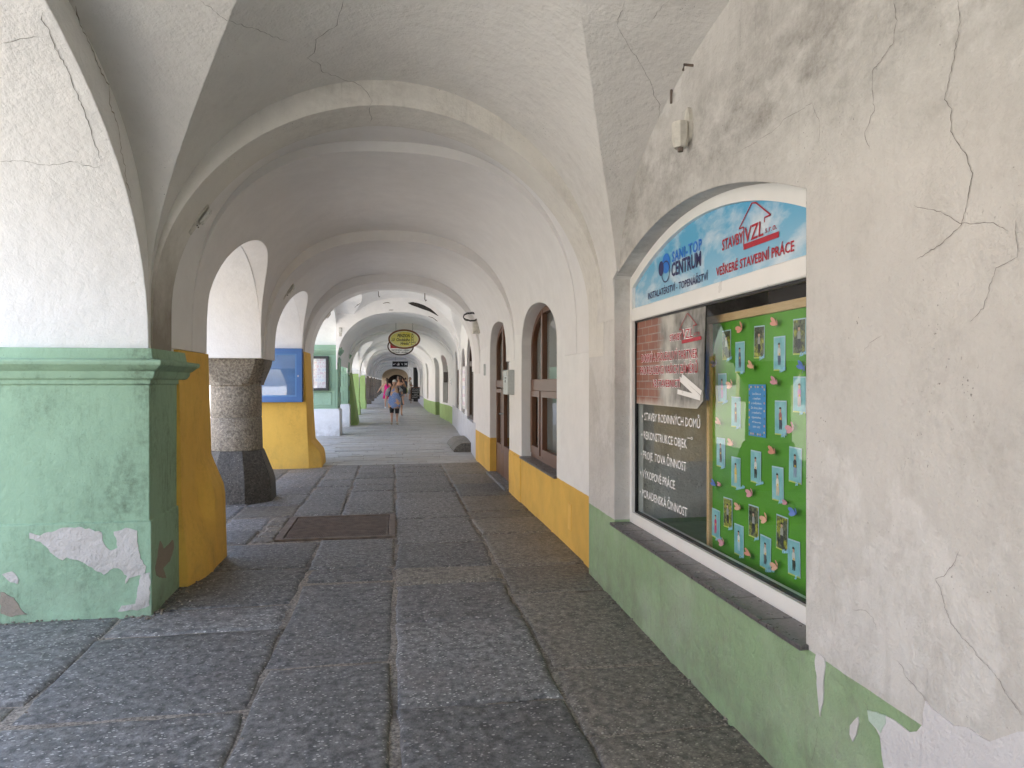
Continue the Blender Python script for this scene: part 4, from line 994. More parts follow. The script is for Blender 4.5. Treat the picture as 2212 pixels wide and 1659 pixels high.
bulkhead(*r1(335, 150), (0, .1, 1), 'bulkhead lamp in the arch above the granite column')
bulkhead(*r1(672, 372), (0, .1, 1), 'bulkhead lamp in the arch above the yellow pier with the blue noticeboard')
bulkhead(*r1(800, 505), (0, .1, 1), 'bulkhead lamp in the arch above the panelled green pier')
h, n = ray(1491, 290); T = frame_at(h, n, (0, 0, 1))
WL = thing('wall_lamp', 'cream wall lamp with tapered shade high above the shop window', 'lamp', h)
obj('wall_plate', loft(nb(), [[T(.05 + .09 * math.sin(a), .035 * math.cos(a), w_) for a in [k * math.pi / 6 for k in range(12)]] for w_ in (-.005, .02)]), M['dirty_white'], WL, smooth=30)
obj('shade', loft(nb(), [[T(u, r_ * math.cos(a), .055 + r_ * math.sin(a)) for a in [k * math.pi / 4 + .39 for k in range(8)]] for u, r_ in ((.06, .028), (.055, .045), (-.03, .045), (-.075, .034))]), M['dirty_white'], WL, smooth=30)
b = nb(); tube(b, [T(-.075, 0, .055), T(-.095, 0, .055)], .016); obj('socket', b, M['iron'], WL, smooth=30)
for i, p in enumerate(((1497, 142), (1450, 195))):
    h, n = ray(*p)
    b = nb(); tube(b, [h - n * .01, h + n * .05, h + n * .055 - Vector((0, 0, .03))], .007, 6)
    tag(obj('hook', b, M['iron'], smooth=40), ('small iron hook high on the wall nearest the image top', 'small iron hook on the wall above the cream lamp')[i], 'hook', 'iron hooks in the near wall')
# junction box with coiled cable
a = fx(1044, 705, 1.55); jy = 12.92; jz = 2.62
JB = thing('junction_box', 'dirty junction box with coiled black cable high beside the arch', 'junction box', (1.5, jy, jz))
obj('box', bx(1.40, 1.56, jy - .10, jy + .14, jz - .12, jz + .12, bev=.01), M['dirty_white'], JB)
obj('small_box', bx(1.48, 1.56, jy - .26, jy - .18, jz + .22, jz + .40, bev=.006), M['dirty_white'], JB)
b = nb(); tube(b, [(1.54, jy - .22, jz + .22), (1.54, jy - .22, jz - .05), (1.54, jy - .12, jz - .08)], .012); obj('conduit', b, M['dirty_white'], JB, smooth=40)
b = nb(); tube(b, [(1.36 + .14 * math.cos(k * .35), jy - .12 - .03 * math.sin(k * .5), jz + .17 + .07 * math.sin(k * .35) + .012 * math.sin(k * 1.3)) for k in range(58)], .008, 6); obj('cable', b, M['cable'], JB, smooth=40)
# mailbox
MB_ = thing('mailbox', 'grey metal mailbox on the white wall beside the brown door', 'mailbox', (1.5, 9.5, 1.44))
obj('box', bx(1.47, 1.57, 9.30, 9.66, 1.44, 1.77, bev=.006), M['grey_metal'], MB_)
obj('flap', bx(1.462, 1.475, 9.33, 9.63, 1.69, 1.75, bev=.003), M['grey_metal'], MB_)
obj('lock', bx(1.464, 1.475, 9.46, 9.49, 1.60, 1.64), M['black'], MB_)
for k in range(3): obj('slot', bx(1.467, 1.474, 9.40 + k * .05, 9.43 + k * .05, 1.655, 1.67), M['black'], MB_)
for nm, px, py, lab, m_ in (('door_bell', *r1(2078, 838), 'small grey doorbell plate on the white wall past the brown door', 'grey_metal'),):
    p = fx(px, py, 1.555); obj_ = tag(obj(nm, bx(1.535, 1.562, p.y - .05, p.y + .05, p.z - .1, p.z + .1, bev=.005), M[m_]), lab, 'doorbell')
# blue noticeboard on the yellow pier
yb_ = 12.99
NBD = thing('noticeboard', 'blue glazed noticeboard mounted on the yellow pier', 'noticeboard', (-2.1, yb_, 1.26))
nx0, nx1, nz0, nz1 = -2.62, -1.60, 1.255, 2.20
obj('case', bx(nx0, nx1, yb_ - .09, yb_ + .005, nz0, nz1, bev=.012), M['blue'], NBD)
def ringY(bm, o_, i_, y0, y1):
    bm2 = ringX(bm, o_, i_, y0, y1)
    for v in bm2.verts: v.co = Vector((v.co.y, v.co.x, v.co.z))
    return bm2
rect = lambda a, c, e, f: [(a, e), (c, e), (c, f), (a, f)]
obj('door_frame', ringY(nb(), rect(nx0 + .01, nx1 - .01, nz0 + .01, nz1 - .01), rect(nx0 + .10, nx1 - .10, nz0 + .10, nz1 - .10), yb_ - .135, yb_ - .088), M['blue'], NBD)
obj('bead', ringY(nb(), rect(nx0 + .098, nx1 - .098, nz0 + .098, nz1 - .098), rect(nx0 + .125, nx1 - .125, nz0 + .125, nz1 - .125), yb_ - .125, yb_ - .085), tint((.10, .25, .50)), NBD)
obj('felt', bx(nx0 + .10, nx1 - .10, yb_ - .096, yb_ - .088, nz0 + .10, nz1 - .10), M['blue_back'], NBD)
obj('pane', bx(nx0 + .11, nx1 - .11, yb_ - .118, yb_ - .114, nz0 + .11, nz1 - .11), M['case_glass'], NBD)
obj('lock', bx(nx1 - .085, nx1 - .06, yb_ - .145, yb_ - .13, 1.70, 1.73), M['steel'], NBD)
# poster case on the panelled pier
IC = thing('poster_case', 'black framed poster case on the panelled green pier', 'poster case', (-2.1, 20.5, 1.38))
cx0, cx1, cz0, cz1 = -2.62, -1.84, 1.38, 2.34
obj('case', ringY(nb(), rect(cx0, cx1, cz0, cz1), rect(cx0 + .07, cx1 - .07, cz0 + .07, cz1 - .07), 20.43, 20.56), M['black'], IC)
def mk_leaf():
    t = NT('leaflet_prints'); X, Y, Z = t.xyz()
    v = t.n('CombineXYZ', {0: X, 1: Z, 2: 0.0}).outputs[0]
    br = t.n('TexBrick', {'Vector': v, 'Color1': (.75, .35, .40), 'Color2': (.55, .60, .78), 'Mortar': (.80, .78, .78), 'Scale': 6.5, 'Mortar Size': .05, 'Brick Width': .8, 'Row Height': .62}).outputs[0]
    return t.set(t.mix(t.ramp(t.noise(26, 4), .4, .6), br, (.82, .80, .80)), .5)
obj('leaflets', bx(cx0 + .065, cx1 - .065, 20.50, 20.53, cz0 + .065, cz1 - .065), mk_leaf(), IC)
obj('pane', bx(cx0 + .06, cx1 - .06, 20.45, 20.455, cz0 + .06, cz1 - .06), M['case_glass'], IC)
# iron cover in the pavement
MC = thing('iron_cover', 'rectangular rusty iron access cover set in the granite paving', 'cover', (-.56, 7.63, zf(7.6)))
mz = zf(7.6) + .004
for nm, a in (('frame_bar', (-1.14, .005, 7.05, 7.10)), ('frame_bar', (-1.14, .005, 8.20, 8.25)), ('frame_bar', (-1.14, -1.07, 7.102, 8.198)), ('frame_bar', (-.06, .005, 7.102, 8.198))):
    obj(nm, bx(*a, mz - .06, mz + .006, bev=.003), M['iron'], MC)
obj('plate', bx(-1.06, -.07, 7.11, 8.19, mz - .06, mz - .004), M['iron'], MC)
b = nb()
for i in range(44):
    for j in range(24):
        x, y = -1.045 + i * .0222 + (j % 2) * .011, 7.13 + j * .0445
        if x < -.085: box(b, x - .007, x + .007, y - .012, y + .012, mz - .005, mz + .001)
obj('tread_studs', b, M['iron'], MC, kind='stuff')
# sloping stone step
STP = thing('door_step', 'worn curved stone step at the grey house wall', 'step', (1.3, 16.3, .08))
b = nb(); prof = [(1.72, .0), (1.72, .2), (1.55, .2), (1.45, .185), (1.36, .12), (1.3, .05), (1.3, 0)]
prism(b, [Vector((x - .04, 15.4, zf(15) + z)) for x, z in prof], (0, 1.15, 0)); obj('stone', b, M['granite_brown'], STP, smooth=30)
b = nb(); prism(b, [Vector((x - .03, 16.56, zf(16) + z * .98)) for x, z in prof], (0, 1.0, 0)); obj('stone', b, M['granite_brown'], STP, smooth=30)

# hanging signs
def chain(parent, p0, p1, nm='chain'):
    p0, p1 = Vector(p0), Vector(p1); n = max(3, int((p1 - p0).length / .06)); b = nb()
    for i in range(n):
        c = p0 + (p1 - p0) * (i + .5) / n; l_ = (p1 - p0).length / n * .62
        ring = [c + Vector((math.cos(a) * .016 * (1 if i % 2 else .3), math.cos(a) * .016 * (.3 if i % 2 else 1), math.sin(a) * l_)) for a in [k * math.pi / 4 for k in range(9)]]
        tube(b, ring, .005, 5)
    return obj(nm, b, M['steel'], parent, kind='stuff')
def ellipse(cx, y, cz, a, c, n=48): return [Vector((cx + a * math.cos(t), y, cz + c * math.sin(t))) for t in [2 * math.pi * k / n for k in range(n)]]
def mk_signface():
    t = NT('yellow_sign_print'); n = t.noise(2.2, 4, .6)
    c = t.mix(t.ramp(n, .35, .65), (.80, .70, .04), (.86, .80, .30)); c = t.mix(t.ramp(t.noise(3.1, 4, .6), .60, .72), c, (.62, .25, .02))
    return t.set(c, .45)
M['signface'] = mk_signface(); M['sign_rim'] = plain('brown_sign_rim', (.20, .065, .025), .45)
def oval(name, label, cx, y, cz, a, c, rim, face, top, rm):
    r = thing(name, label, 'sign', (cx, y, cz - c))
    b = nb(); o_, i_ = ellipse(cx, y, cz, a, c), ellipse(cx, y, cz, a - rim, c - rim)
    n = len(o_); vv = [[b.verts.new(p + Vector((0, dy, 0))) for p in rg] for rg, dy in ((o_, -.03), (i_, -.03), (i_, .03), (o_, .03))]
    for k in range(4):
        for i in range(n): b.faces.new((vv[k][i], vv[k][(i + 1) % n], vv[(k + 1) % 4][(i + 1) % n], vv[(k + 1) % 4][i]))
    obj('rim', b, rm, r, smooth=40)
    obj('face', prism(nb(), [p + Vector((0, -.018, 0)) for p in ellipse(cx, y, cz, a - rim + .005, c - rim + .005)], (0, .036, 0)), face, r)
    for s in (-1, 1): chain(r, (cx + s * a * .52, y, cz + c * .84), (cx + s * a * .52, y, top))
    return r
sy = 24.4; p = fy(*r1(1365, 568), sy)
S1 = oval('hanging_sign', 'oval yellow guesthouse sign in a brown rim hanging from chains', p.x, sy, p.z, .54, .335, .055, M['signface'], 3.62, M['sign_rim'])
b = nb(); e_ = ellipse(p.x, sy - .0205, p.z, .465, .262); stroke(b, e_ + e_[:2], .012, (0, 1, 0)); obj('inner_line', b, M['white'], S1)
def tY(body, a, c, cap, mat, parent, Y, off=.022, **kw):
    A, B = fy(*a, Y), fy(*c, Y); B.z = A.z; d = A.y * ct + A.x * st
    return text(body, A, B - A, (B - A).length, cap * d / F, mat, parent, (0, -1, 0), off, **kw)
k1 = 1 / 2.212 / 1.8517
tY('PENZION', r1(1305, 550), r1(1415, 550), 27 * k1, M['ink'], S1, sy, bold=.02, shear=.15)
tY('„U  Chodského', r1(1250, 584), r1(1415, 584), 24 * k1, M['ink'], S1, sy, bold=.02, shear=.15)
tY('Hradu”', r1(1332, 617), r1(1418, 617), 24 * k1, M['ink'], S1, sy, bold=.02, shear=.15)
b = nb()
for q in ([(1428, 620), (1428, 565), (1431, 560), (1431, 545), (1426, 545), (1436, 517), (1446, 545), (1442, 545), (1442, 560), (1445, 565), (1445, 600), (1462, 590), (1462, 620)],):
    pts = [fy(*r1(*v), sy) + Vector((0, -.022, 0)) for v in q]
    for u, v in zip(pts, pts[1:] + pts[:1]): stroke(b, [u, v], .010, (0, 1, 0))
for yy in (530, 552, 575, 598): stroke(b, [fy(*r1(1430, yy), sy) + Vector((0, -.0222, 0)), fy(*r1(1443, yy), sy) + Vector((0, -.0222, 0))], .014, (0, 1, 0))
obj('tower_drawing', b, M['ink'], S1, kind='stuff')
sy2 = 30.5; p = fy(*r1(1333, 632), sy2)
S2 = oval('hanging_sign', 'oval white grocery sign with red field, half hidden behind the yellow one', p.x, sy2, p.z, .56, .385, .055, M['white'], 3.45, tint((.05, .025, .018)))
poly('red_field', [fy(*r1(*v), sy2) for v in ((1243, 648), (1241, 612), (1265, 590), (1400, 590), (1425, 612), (1423, 648))], M['red'], S2, (0, -.021, 0))
tY('ČERSTVÉ PEČIVO - UZENINY', r1(1251, 672), r1(1413, 677), 13 * k1, M['ink'], S2, sy2, bold=.02, shear=.15)
tY('POTRAVINY - DROGERIE', r1(1268, 690), r1(1394, 693), 12 * k1, M['ink'], S2, sy2, bold=.02, shear=.15)
sy3 = 50.0; q0, q1 = fy(*r1(1260, 812), sy3), fy(*r1(1397, 765), sy3)
S3 = thing('hanging_sign', 'black rectangular sports shop sign with four white logos', 'sign', ((q0.x + q1.x) / 2, sy3, q0.z))
obj('board', bx(q0.x, q1.x, sy3 - .04, sy3 + .04, q0.z, q1.z), M['black'], S3)
for s in (.2, .82): 
    b = nb(); xx = q0.x + (q1.x - q0.x) * s; tube(b, [(xx, sy3, q1.z), (xx, sy3, 3.42)], .008, 5); obj('wire', b, M['steel'], S3)
W3, H3_ = q1.x - q0.x, q1.z - q0.z
def g3(u, v): return Vector((q0.x + W3 * u, sy3 - .044, q0.z + H3_ * v))
poly('logo_swoosh', [g3(*v) for v in ((.05, .42), (.045, .6), (.065, .52), (.09, .48), (.22, .66), (.10, .34), (.07, .34))], M['white'], S3)
for i, hh in enumerate((.14, .3, .46)):
    x = .30 + i * .055; poly('logo_stripe', [g3(x, .26), g3(x + .045, .26), g3(x + .045 - .01, .26 + hh * .75), g3(x - .03, .32 + hh)][:4], M['white'], S3, (0, -.001 * i, 0))
poly('logo_cat', [g3(*v) for v in ((.54, .68), (.58, .66), (.63, .5), (.66, .62), (.68, .7), (.66, .44), (.67, .24), (.64, .36), (.60, .46), (.58, .58))], M['white'], S3)
for v0, v1 in ((.28, .50), (.50, .72)):
    b = nb(); m_ = 1 if v0 < .4 else -1
    stroke(b, [g3(.79 + .155 * (k / 10), (.30 if m_ > 0 else .70) + m_ * .22 * math.sin(math.pi * k / 10)) + Vector((0, -.0005 * m_, 0)) for k in range(11)], .045, (0, 1, 0)); obj('logo_arc', b, M['white'], S3)
for i, p_ in enumerate(((1137, 150), (1547, 168))):
    h, n = ray(*r1(p_[0], p_[1] - 6))
    if h is None: continue
    b = nb(); tube(b, [h + Vector((0, 0, .03)), h - Vector((0, 0, .12)), h + Vector((.02, 0, -.155)), h + Vector((.035, 0, -.13))], .011, 6)
    tag(obj('ceiling_hook', b, M['iron'], smooth=40), ('iron hook under the arch, left of the oval signs', 'iron hook under the arch, right of the oval signs')[i], 'hook', 'sign hooks under the arch')
# blackboard on legs
bp = Vector((1.40, 47.5, zf(47.5)))
BB = thing('blackboard', 'wooden framed chalk menu board standing on the paving', 'blackboard', bp)
for dx in (-.36, .36):
    obj('leg', bx(bp.x + dx - .025, bp.x + dx + .025, bp.y - .03, bp.y + .0, bp.z, bp.z + 1.02), M['brown'], BB)
    b = nb(); tube(b, [(bp.x + dx, bp.y + .02, bp.z + .9), (bp.x + dx, bp.y + .42, bp.z)], .02, 6); obj('rear_leg', b, M['brown'], BB)
obj('slate', bx(bp.x - .335, bp.x + .335, bp.y - .02, bp.y + .005, bp.z + .30, bp.z + 1.04), M['black'], BB)
obj('top_rail', bx(bp.x - .36, bp.x + .36, bp.y - .03, bp.y + .01, bp.z + 1.04, bp.z + 1.09), M['brown'], BB)
for i, n_ in enumerate((13, 14, 11, 7, 13, 9)):      # chalk handwriting, illegible at this distance
    b = nb(); x0 = bp.x - .29 + (.12 if n_ == 7 else 0)
    stroke(b, [Vector((x0 + k * .021, bp.y - .0225, bp.z + .95 - i * .11 + random.uniform(-.022, .022))) for k in range(n_ * 2)], .011, (0, 1, 0))
    obj('chalk_writing', b, M['white'], BB)
tag(obj('dark_opening_panel', bx(1.30, 1.66, 51.2, 52.0, zf(51), 2.75, bev=.02), M['black']), 'tall black panel standing in for a dark opening in the wall beyond the blackboard', 'panel')  # the darkness of an opening in the wall, given as a black panel
tag(obj('pale_shop_panel', bx(1.42, 1.66, 53.4, 54.4, zf(53), 2.7, bev=.02), tint((.45, .38, .28))), 'tall beige shop panel against the wall behind the black one', 'panel')
tag(obj('shop_awning', bx(.95, 1.66, 49.6, 51.0, 2.68, 2.9, bev=.02), M['pvc']), 'white boxed awning above the black opening panel', 'awning')
p = fx(*r1(1782, 946), 2.03)
WS = thing('name_plate', 'small white name plate on the wall above the lime green dado', 'plate', p)
obj('plate', bx(2.0, 2.04, p.y - .2, p.y + .2, p.z - .12, p.z + .12, bev=.005), M['white'], WS)
for dz in (.03, -.06): obj('print_line', bx(1.9975, 2.001, p.y - .14, p.y + .14, p.z + dz, p.z + dz + .03), M['grey_metal'], WS)
p = fx(*r1(1740, 905), 1.98)
tag(obj('meter_box', bx(1.86, 2.02, p.y - .16, p.y + .16, p.z - .2, p.z + .2, bev=.01), tint((.12, .10, .09))), 'dark metal box on the lime house wall beside its shop window', 'box')
FP = thing('framed_poster', 'white framed poster on the wall between the dark arched windows', 'poster', (1.7, 17.4, 1.3))
xw = xr(17.4)
obj('frame', bx(xw - .05, xw + .02, 17.02, 17.75, .95, 2.0, bev=.01), tint((.65, .66, .66)), FP)
obj('print', bx(xw - .056, xw - .03, 17.10, 17.67, 1.03, 1.92), mk_leaf(), FP)

# ---------------------------------------------------------------- people
def skin_mesh(verts, edges, rad, root=0, sub=2):
    me = bpy.data.meshes.new('sk'); me.from_pydata(verts, edges, [])
    o = link(bpy.data.objects.new('sk', me))
    m = o.modifiers.new('s', 'SKIN'); m.use_smooth_shade = True
    for i, sv in enumerate(me.skin_vertices[0].data):
        r_ = rad[i]; sv.radius = r_ if isinstance(r_, tuple) else (r_, r_); sv.use_root = i == root
    s = o.modifiers.new('u', 'SUBSURF'); s.levels = s.render_levels = sub
    out = bpy.data.meshes.new_from_object(o.evaluated_get(bpy.context.evaluated_depsgraph_get()))
    bpy.data.objects.remove(o); bpy.data.meshes.remove(me)
    for p_ in out.polygons: p_.use_smooth = True
    return out
def person(label, loc, rz, H, J, cloth, hair, skin, lean=0.0, bulk=1.0, headtilt=0.0, group=None):
    """J: joint positions for a 1.7 m figure facing +y (x to its right hand is +): wrists, elbows, knees, ankles"""
    r = thing('person', label, 'person', loc, group); k = H / 1.7
    rot = Matrix.Rotation(rz, 4, 'Z') @ Matrix.Scale(k, 4)
    def put(name, me, mat, parent=r, smooth=True):
        me.transform(rot); me.transform(Matrix.Translation(Vector(loc)))
        for p_ in me.polygons: p_.use_smooth = smooth
        return mesh_obj(name, me, mat, parent)
    hx = headtilt
    V, E_, Rd = [], [], []
    def add(p, rad, prev=None):
        V.append(p); Rd.append(rad); i = len(V) - 1
        if prev is not None: E_.append((prev, i))
        return i
    B = bulk
    pel = add((0, 0, .93), (.135 * B, .10 * B)); wst = add((0, lean * .3, 1.08), (.125 * B, .095 * B), pel); ch = add((0, lean * .7, 1.28), (.145 * B, .105 * B), wst)
    nk = add((0, lean + .0, 1.44), .055, ch); hb = add((0, lean + .02 + hx * .3, 1.52), .05, nk)
    for s, (sh, el, wr) in J['arms'].items():
        a = add((s * .165 * B ** .5, lean, 1.39), .06, ch); a2 = add(el, .045 * B ** .5, a); a3 = add(wr, .030, a2)
        d = (Vector(wr) - Vector(el)).normalized(); pm = add(tuple(Vector(wr) + d * .07), (.036, .018), a3)
        u = Vector((0, 1, 0)).cross(d).normalized() if abs(d.y) < .9 else Vector((1, 0, 0)); v = d.cross(u)
        for f_, L in ((-.024, .065), (-.008, .08), (.008, .078), (.024, .06)):
            q = Vector(V[pm]) + v * f_ + d * .015; q1_ = add(tuple(q + d * L * .5), .009, pm); add(tuple(q + d * L * .9 + u * .02), .008, q1_)
        add(tuple(Vector(wr) + d * .06 + v * .045 + u * .01), .010, a3)
    for s, (kn, an, toe) in J['legs'].items():
        hp_ = add((s * .095 * B ** .5, 0, .88), .085 * B ** .5, pel); k_ = add(kn, .058 * B ** .3, hp_); cf = add(tuple(Vector(kn).lerp(Vector(an), .35) + Vector((0, -.012, 0))), .054, k_); an_ = add(an, .036, cf)
        add(toe, (.04, .025), an_)
    me = skin_mesh(V, E_, Rd)
    bm = nb(); bm.from_mesh(me)
    hc = Vector((0, lean + .03 + hx, 1.60 - abs(hx) * .25)); tilt = Matrix.Rotation(-hx * 5, 3, 'X')
    hb_ = bmesh.ops.create_uvsphere(bm, u_segments=20, v_segments=14, radius=1)['verts']
    for v in hb_:
        p_ = v.co.copy(); z = p_.z; x = p_.x * .076 * (1 - .16 * max(0, -z)); y = p_.y * .094
        if p_.y > .5 and abs(p_.x) < .28 and -.35 < z < .15: y += .016
        if p_.y > .6 and -.75 < z < -.5: y += .006
        v.co = hc + tilt @ Vector((x, y, z * .118))
    for s in (-1, 1):
        eb = bmesh.ops.create_uvsphere(bm, u_segments=8, v_segments=6, radius=1)['verts']
        for v in eb: v.co = hc + tilt @ Vector((s * .078 + v.co.x * .009, -.005 + v.co.y * .018, v.co.z * .03))
    bm.to_mesh(me); bm.free()
    body = put('body', me, skin)
    for s in (-1, 1):
        bm = nb(); bmesh.ops.create_uvsphere(bm, u_segments=8, v_segments=6, radius=.011, matrix=Matrix.Translation(hc + tilt @ Vector((s * .03, .083, .01)))); m2 = bpy.data.meshes.new('e'); bm.to_mesh(m2); bm.free(); put('eye', m2, M['black'])
    bm = nb(); bmesh.ops.create_cube(bm, size=1, matrix=Matrix.Translation(hc + tilt @ Vector((0, .088, -.055))) @ Matrix.Diagonal((.045, .012, .010, 1))); m2 = bpy.data.meshes.new('m'); bm.to_mesh(m2); bm.free(); put('mouth', m2, tint((.35, .13, .11)))
    # hair cap
    bm = nb(); hv = bmesh.ops.create_uvsphere(bm, u_segments=22, v_segments=14, radius=1)['verts']
    dele = []
    for v in hv:
        p_ = v.co.copy(); kk = 1 + .07 * noise.noise(p_ * 4)
        if p_.y > .35 and p_.z < .42: dele.append(v)
        elif p_.z < -.55: dele.append(v)
        v.co = hc + tilt @ Vector((p_.x * .086 * kk, (p_.y * .104 - .006) * kk, p_.z * .126 * kk + .006))
    bmesh.ops.delete(bm, geom=dele, context='VERTS'); m2 = bpy.data.meshes.new('h'); bm.to_mesh(m2); bm.free()
    ho = put('hair', m2, hair)
    for nm, rings, mat in cloth:
        bm = nb()
        if nm in ('sleeve', 'strap', 'legging', 'shorts_leg', 'ponytail', 'bag_strap', 'shoe', 'sock'):
            pts, rad = rings; tube(bm, pts, rad, 12)
        else:
            loft(bm, [[Vector((cx + a * math.cos(t) * (1 + wv * math.sin(t * 7 + i)), cy + c * math.sin(t) * (1 + wv * math.cos(t * 6)), z)) for t in [2 * math.pi * q / 28 for q in range(28)]] for i, (z, cx, cy, a, c, wv) in enumerate(rings)])
        bmesh.ops.recalc_face_normals(bm, faces=bm.faces)
        m2 = bpy.data.meshes.new(nm); bm.to_mesh(m2); bm.free(); put(nm, m2, mat)
    return r
M['skin'] = plain('skin', (.58, .35, .25), .5, var=.1, scale=9); M['skin_tan'] = plain('tanned_skin', (.46, .25, .16), .5, var=.1, scale=9)
M['white_hair'] = plain('white_hair', (.70, .69, .66), .7, var=.25, scale=60); M['brown_hair'] = plain('brown_hair', (.07, .035, .02), .5, var=.3, scale=60); M['grey_hair'] = plain('grey_hair', (.28, .25, .22), .7, var=.3, scale=60)
def mk_blouse():
    t = NT('blue_orange_check_blouse'); X, Y, Z = t.xyz()
    st_ = t.n('TexWave', {'Vector': t.pos(), 'Scale': 9.0}, bands_direction='Z').outputs['Fac']; sx_ = t.n('TexWave', {'Vector': t.pos(), 'Scale': 9.0}, bands_direction='X').outputs['Fac']
    zone = t.ramp(t.noise(5.5, 3, .5), .47, .53)
    c = t.mix(zone, (.03, .16, .52), (.62, .28, .07)); w_ = t.math('GREATER_THAN', t.math('MULTIPLY', st_, sx_), .42)
    return t.set(t.mix(w_, c, (.75, .76, .78)), .8)
def mk_stripe():
    t = NT('striped_sleeve'); wv = t.n('TexWave', {'Vector': t.pos(), 'Scale': 11.0}, bands_direction='Z').outputs['Fac']
    return t.set(t.mix(t.math('GREATER_THAN', wv, .5), (.06, .08, .12), (.70, .71, .72)), .8)
blouse, stripe = mk_blouse(), mk_stripe(); pink = plain('magenta_dress', (.66, .02, .22), .8, var=.15, scale=5)
lw = Vector((-.02, 25.9, zf(25.9)))
person('grey-haired woman in a checked blue blouse walking towards the camera', lw, math.pi, 1.60,
    dict(arms={-1: (None, (-.30, -.02, 1.12), (-.33, .05, .88)), 1: (None, (.30, .02, 1.12), (.33, .06, .88))}, legs={-1: ((-.10, .08, .50), (-.10, .02, .09), (-.11, .16, .03)), 1: ((.10, .14, .52), (.10, .10, .09), (.11, .25, .04))}),
    [('blouse', [(.62, 0, .02, .235, .17, .02), (.75, 0, .03, .24, .19, .02), (.95, 0, .04, .235, .20, .01), (1.15, 0, .05, .225, .19, 0), (1.30, 0, .05, .205, .155, 0), (1.40, 0, .03, .165, .11, 0), (1.445, 0, .02, .09, .075, 0)], blouse),
     ('sleeve', ([(-.15, .02, 1.39), (-.24, 0, 1.28), (-.30, -.01, 1.10)], [.075, .085, .085]), stripe), ('sleeve', ([(.15, .02, 1.39), (.24, .01, 1.28), (.30, .02, 1.10)], [.075, .085, .085]), stripe),
     ('legging', ([(-.09, 0, .85), (-.10, .05, .62), (-.10, .08, .42)], [.11, .095, .075]), M['black']), ('legging', ([(.09, 0, .85), (.10, .09, .64), (.10, .14, .44)], [.11, .095, .075]), M['black']),
     ('shoe', ([(-.10, -.05, .05), (-.105, .06, .06), (-.11, .17, .035), (-.11, .21, .025)], [.035, .05, .045, .02]), tint((.42, .36, .28))), ('shoe', ([(.10, .03, .05), (.105, .14, .06), (.11, .25, .045), (.11, .29, .035)], [.035, .05, .045, .02]), tint((.42, .36, .28))),
     ('strap', ([(-.13, .04, 1.44), (-.15, .16, 1.36), (-.17, .19, 1.22), (-.21, .12, 1.06)], .024), M['black']), ('strap', ([(.13, .04, 1.44), (.15, .16, 1.36), (.17, .19, 1.22), (.21, .12, 1.06)], .024), M['black'])],
    M['white_hair'], M['skin'], lean=.03, bulk=1.25, headtilt=.055)
def gp(px_r1, d): 
    q = fy(r1(px_r1, 1000)[0], 900, d); return Vector((q.x, d, zf(d)))
person('girl in a magenta dress walking away, one arm held out', gp(1212, 40), 0.05, 1.66,
    dict(arms={-1: (None, (-.34, -.02, 1.18), (-.46, .08, 1.0)), 1: (None, (.24, .05, 1.15), (.26, .15, .95))}, legs={-1: ((-.09, .05, .5), (-.09, -.05, .09), (-.10, .08, .03)), 1: ((.10, .12, .52), (.10, .05, .09), (.11, .18, .03))}),
    [('dress', [(.55, 0, 0, .24, .17, .05), (.75, 0, 0, .21, .15, .04), (.95, 0, 0, .17, .13, .02), (1.1, 0, 0, .145, .11, 0), (1.25, 0, 0, .16, .12, 0), (1.36, 0, 0, .13, .10, 0), (1.40, 0, 0, .10, .08, 0)], pink),
     ('ponytail', ([(0, -.06, 1.68), (0, -.12, 1.55), (.01, -.13, 1.35), (.01, -.12, 1.22)], [.04, .05, .045, .015]), M['brown_hair']),
     ('shoe', ([(-.09, -.1, .05), (-.10, .03, .05), (-.10, .1, .03)], [.035, .045, .03]), M['white']), ('shoe', ([(.10, .0, .05), (.11, .13, .05), (.11, .2, .03)], [.035, .045, .03]), M['white'])],
    M['brown_hair'], M['skin'], group=None)
person('bare-shouldered woman with a black shoulder bag holding up a phone', gp(1318, 31.5), -.15, 1.76,
    dict(arms={-1: (None, (-.28, .1, 1.15), (-.22, .28, 1.30)), 1: (None, (.27, .14, 1.20), (.14, .30, 1.46))}, legs={-1: ((-.10, .03, .5), (-.10, -.02, .09), (-.11, .1, .03)), 1: ((.10, .03, .5), (.11, 0, .09), (.12, .12, .03))}),
    [('top', [(.90, 0, 0, .20, .15, .02), (1.05, 0, 0, .19, .145, .01), (1.2, 0, 0, .185, .14, 0), (1.30, 0, .01, .175, .125, 0)], tint((.10, .10, .11))), ('skirt', [(.48, 0, 0, .22, .16, .04), (.7, 0, 0, .21, .16, .02), (.93, 0, 0, .18, .14, 0)], tint((.12, .13, .16))),
     ('shoulder_bag', [(.95, .20, -.12, .13, .06, 0), (1.0, .20, -.13, .15, .08, 0), (1.15, .20, -.13, .15, .08, 0), (1.24, .20, -.12, .10, .05, 0)], M['black']), ('bag_strap', ([(.14, -.12, 1.22), (.16, -.02, 1.45), (.20, .08, 1.25)], .014), M['black'])],
    M['brown_hair'], M['skin_tan'], bulk=1.15)
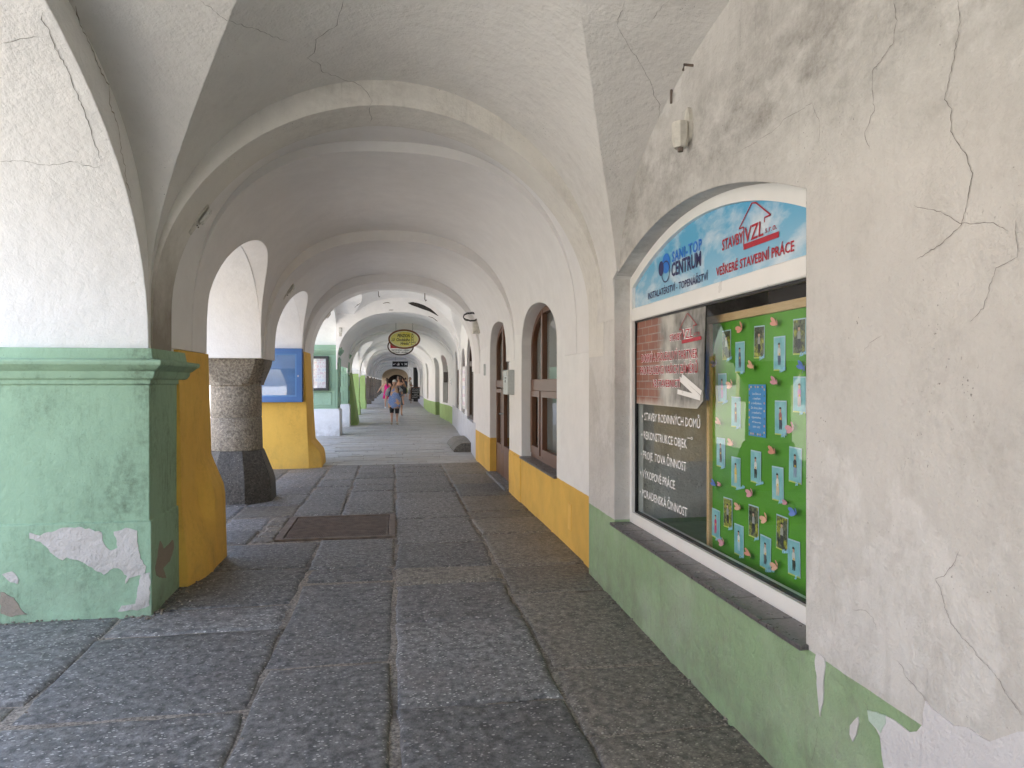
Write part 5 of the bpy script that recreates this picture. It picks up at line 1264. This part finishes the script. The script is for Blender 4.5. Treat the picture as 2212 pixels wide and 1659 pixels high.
pw = person('man in a pale shirt and grey shorts standing by the right wall', gp(1412, 54), -math.pi / 2, 1.74,
    dict(arms={-1: (None, (-.24, .02, 1.12), (-.2, .26, 1.10)), 1: (None, (.24, .02, 1.12), (.2, .26, 1.10))}, legs={-1: ((-.10, .0, .5), (-.10, -.03, .09), (-.11, .1, .03)), 1: ((.10, .03, .5), (.11, .02, .09), (.12, .14, .03))}),
    [('shirt', [(.78, 0, .01, .20, .17, .02), (.95, 0, .03, .20, .18, .01), (1.15, 0, .03, .20, .17, 0), (1.32, 0, .01, .19, .135, 0), (1.42, 0, 0, .12, .09, 0)], tint((.62, .58, .50))), ('sleeve', ([(-.15, 0, 1.38), (-.22, .01, 1.2)], [.075, .08]), tint((.62, .58, .50))), ('sleeve', ([(.15, 0, 1.38), (.22, .01, 1.2)], [.075, .08]), tint((.62, .58, .50))),
     ('shorts_leg', ([(-.09, 0, .9), (-.10, 0, .48)], [.11, .10]), tint((.22, .23, .22))), ('shorts_leg', ([(.09, 0, .9), (.10, .02, .48)], [.11, .10]), tint((.22, .23, .22))),
     ('shoe', ([(-.10, -.06, .04), (-.11, .12, .03)], [.04, .04]), M['black']), ('shoe', ([(.11, -.02, .04), (.12, .16, .03)], [.04, .04]), M['black'])],
    M['grey_hair'], M['skin_tan'])
person('distant person in dark clothes beyond the man by the wall', gp(1375, 62), 0, 1.72,
    dict(arms={-1: (None, (-.25, .02, 1.12), (-.26, .1, .9)), 1: (None, (.25, .02, 1.12), (.26, .1, .9))}, legs={-1: ((-.10, .05, .5), (-.10, -.05, .09), (-.11, .08, .03)), 1: ((.10, .1, .5), (.11, .05, .09), (.12, .18, .03))}),
    [('top', [(.85, 0, 0, .19, .14, .02), (1.1, 0, 0, .18, .14, .01), (1.32, 0, 0, .18, .13, 0), (1.43, 0, 0, .11, .09, 0)], tint((.04, .045, .06))), ('shorts_leg', ([(-.09, 0, .9), (-.10, 0, .45)], [.1, .09]), tint((.35, .42, .12))), ('shorts_leg', ([(.09, 0, .9), (.10, .05, .45)], [.1, .09]), tint((.35, .42, .12)))],
    M['brown_hair'], M['skin'])
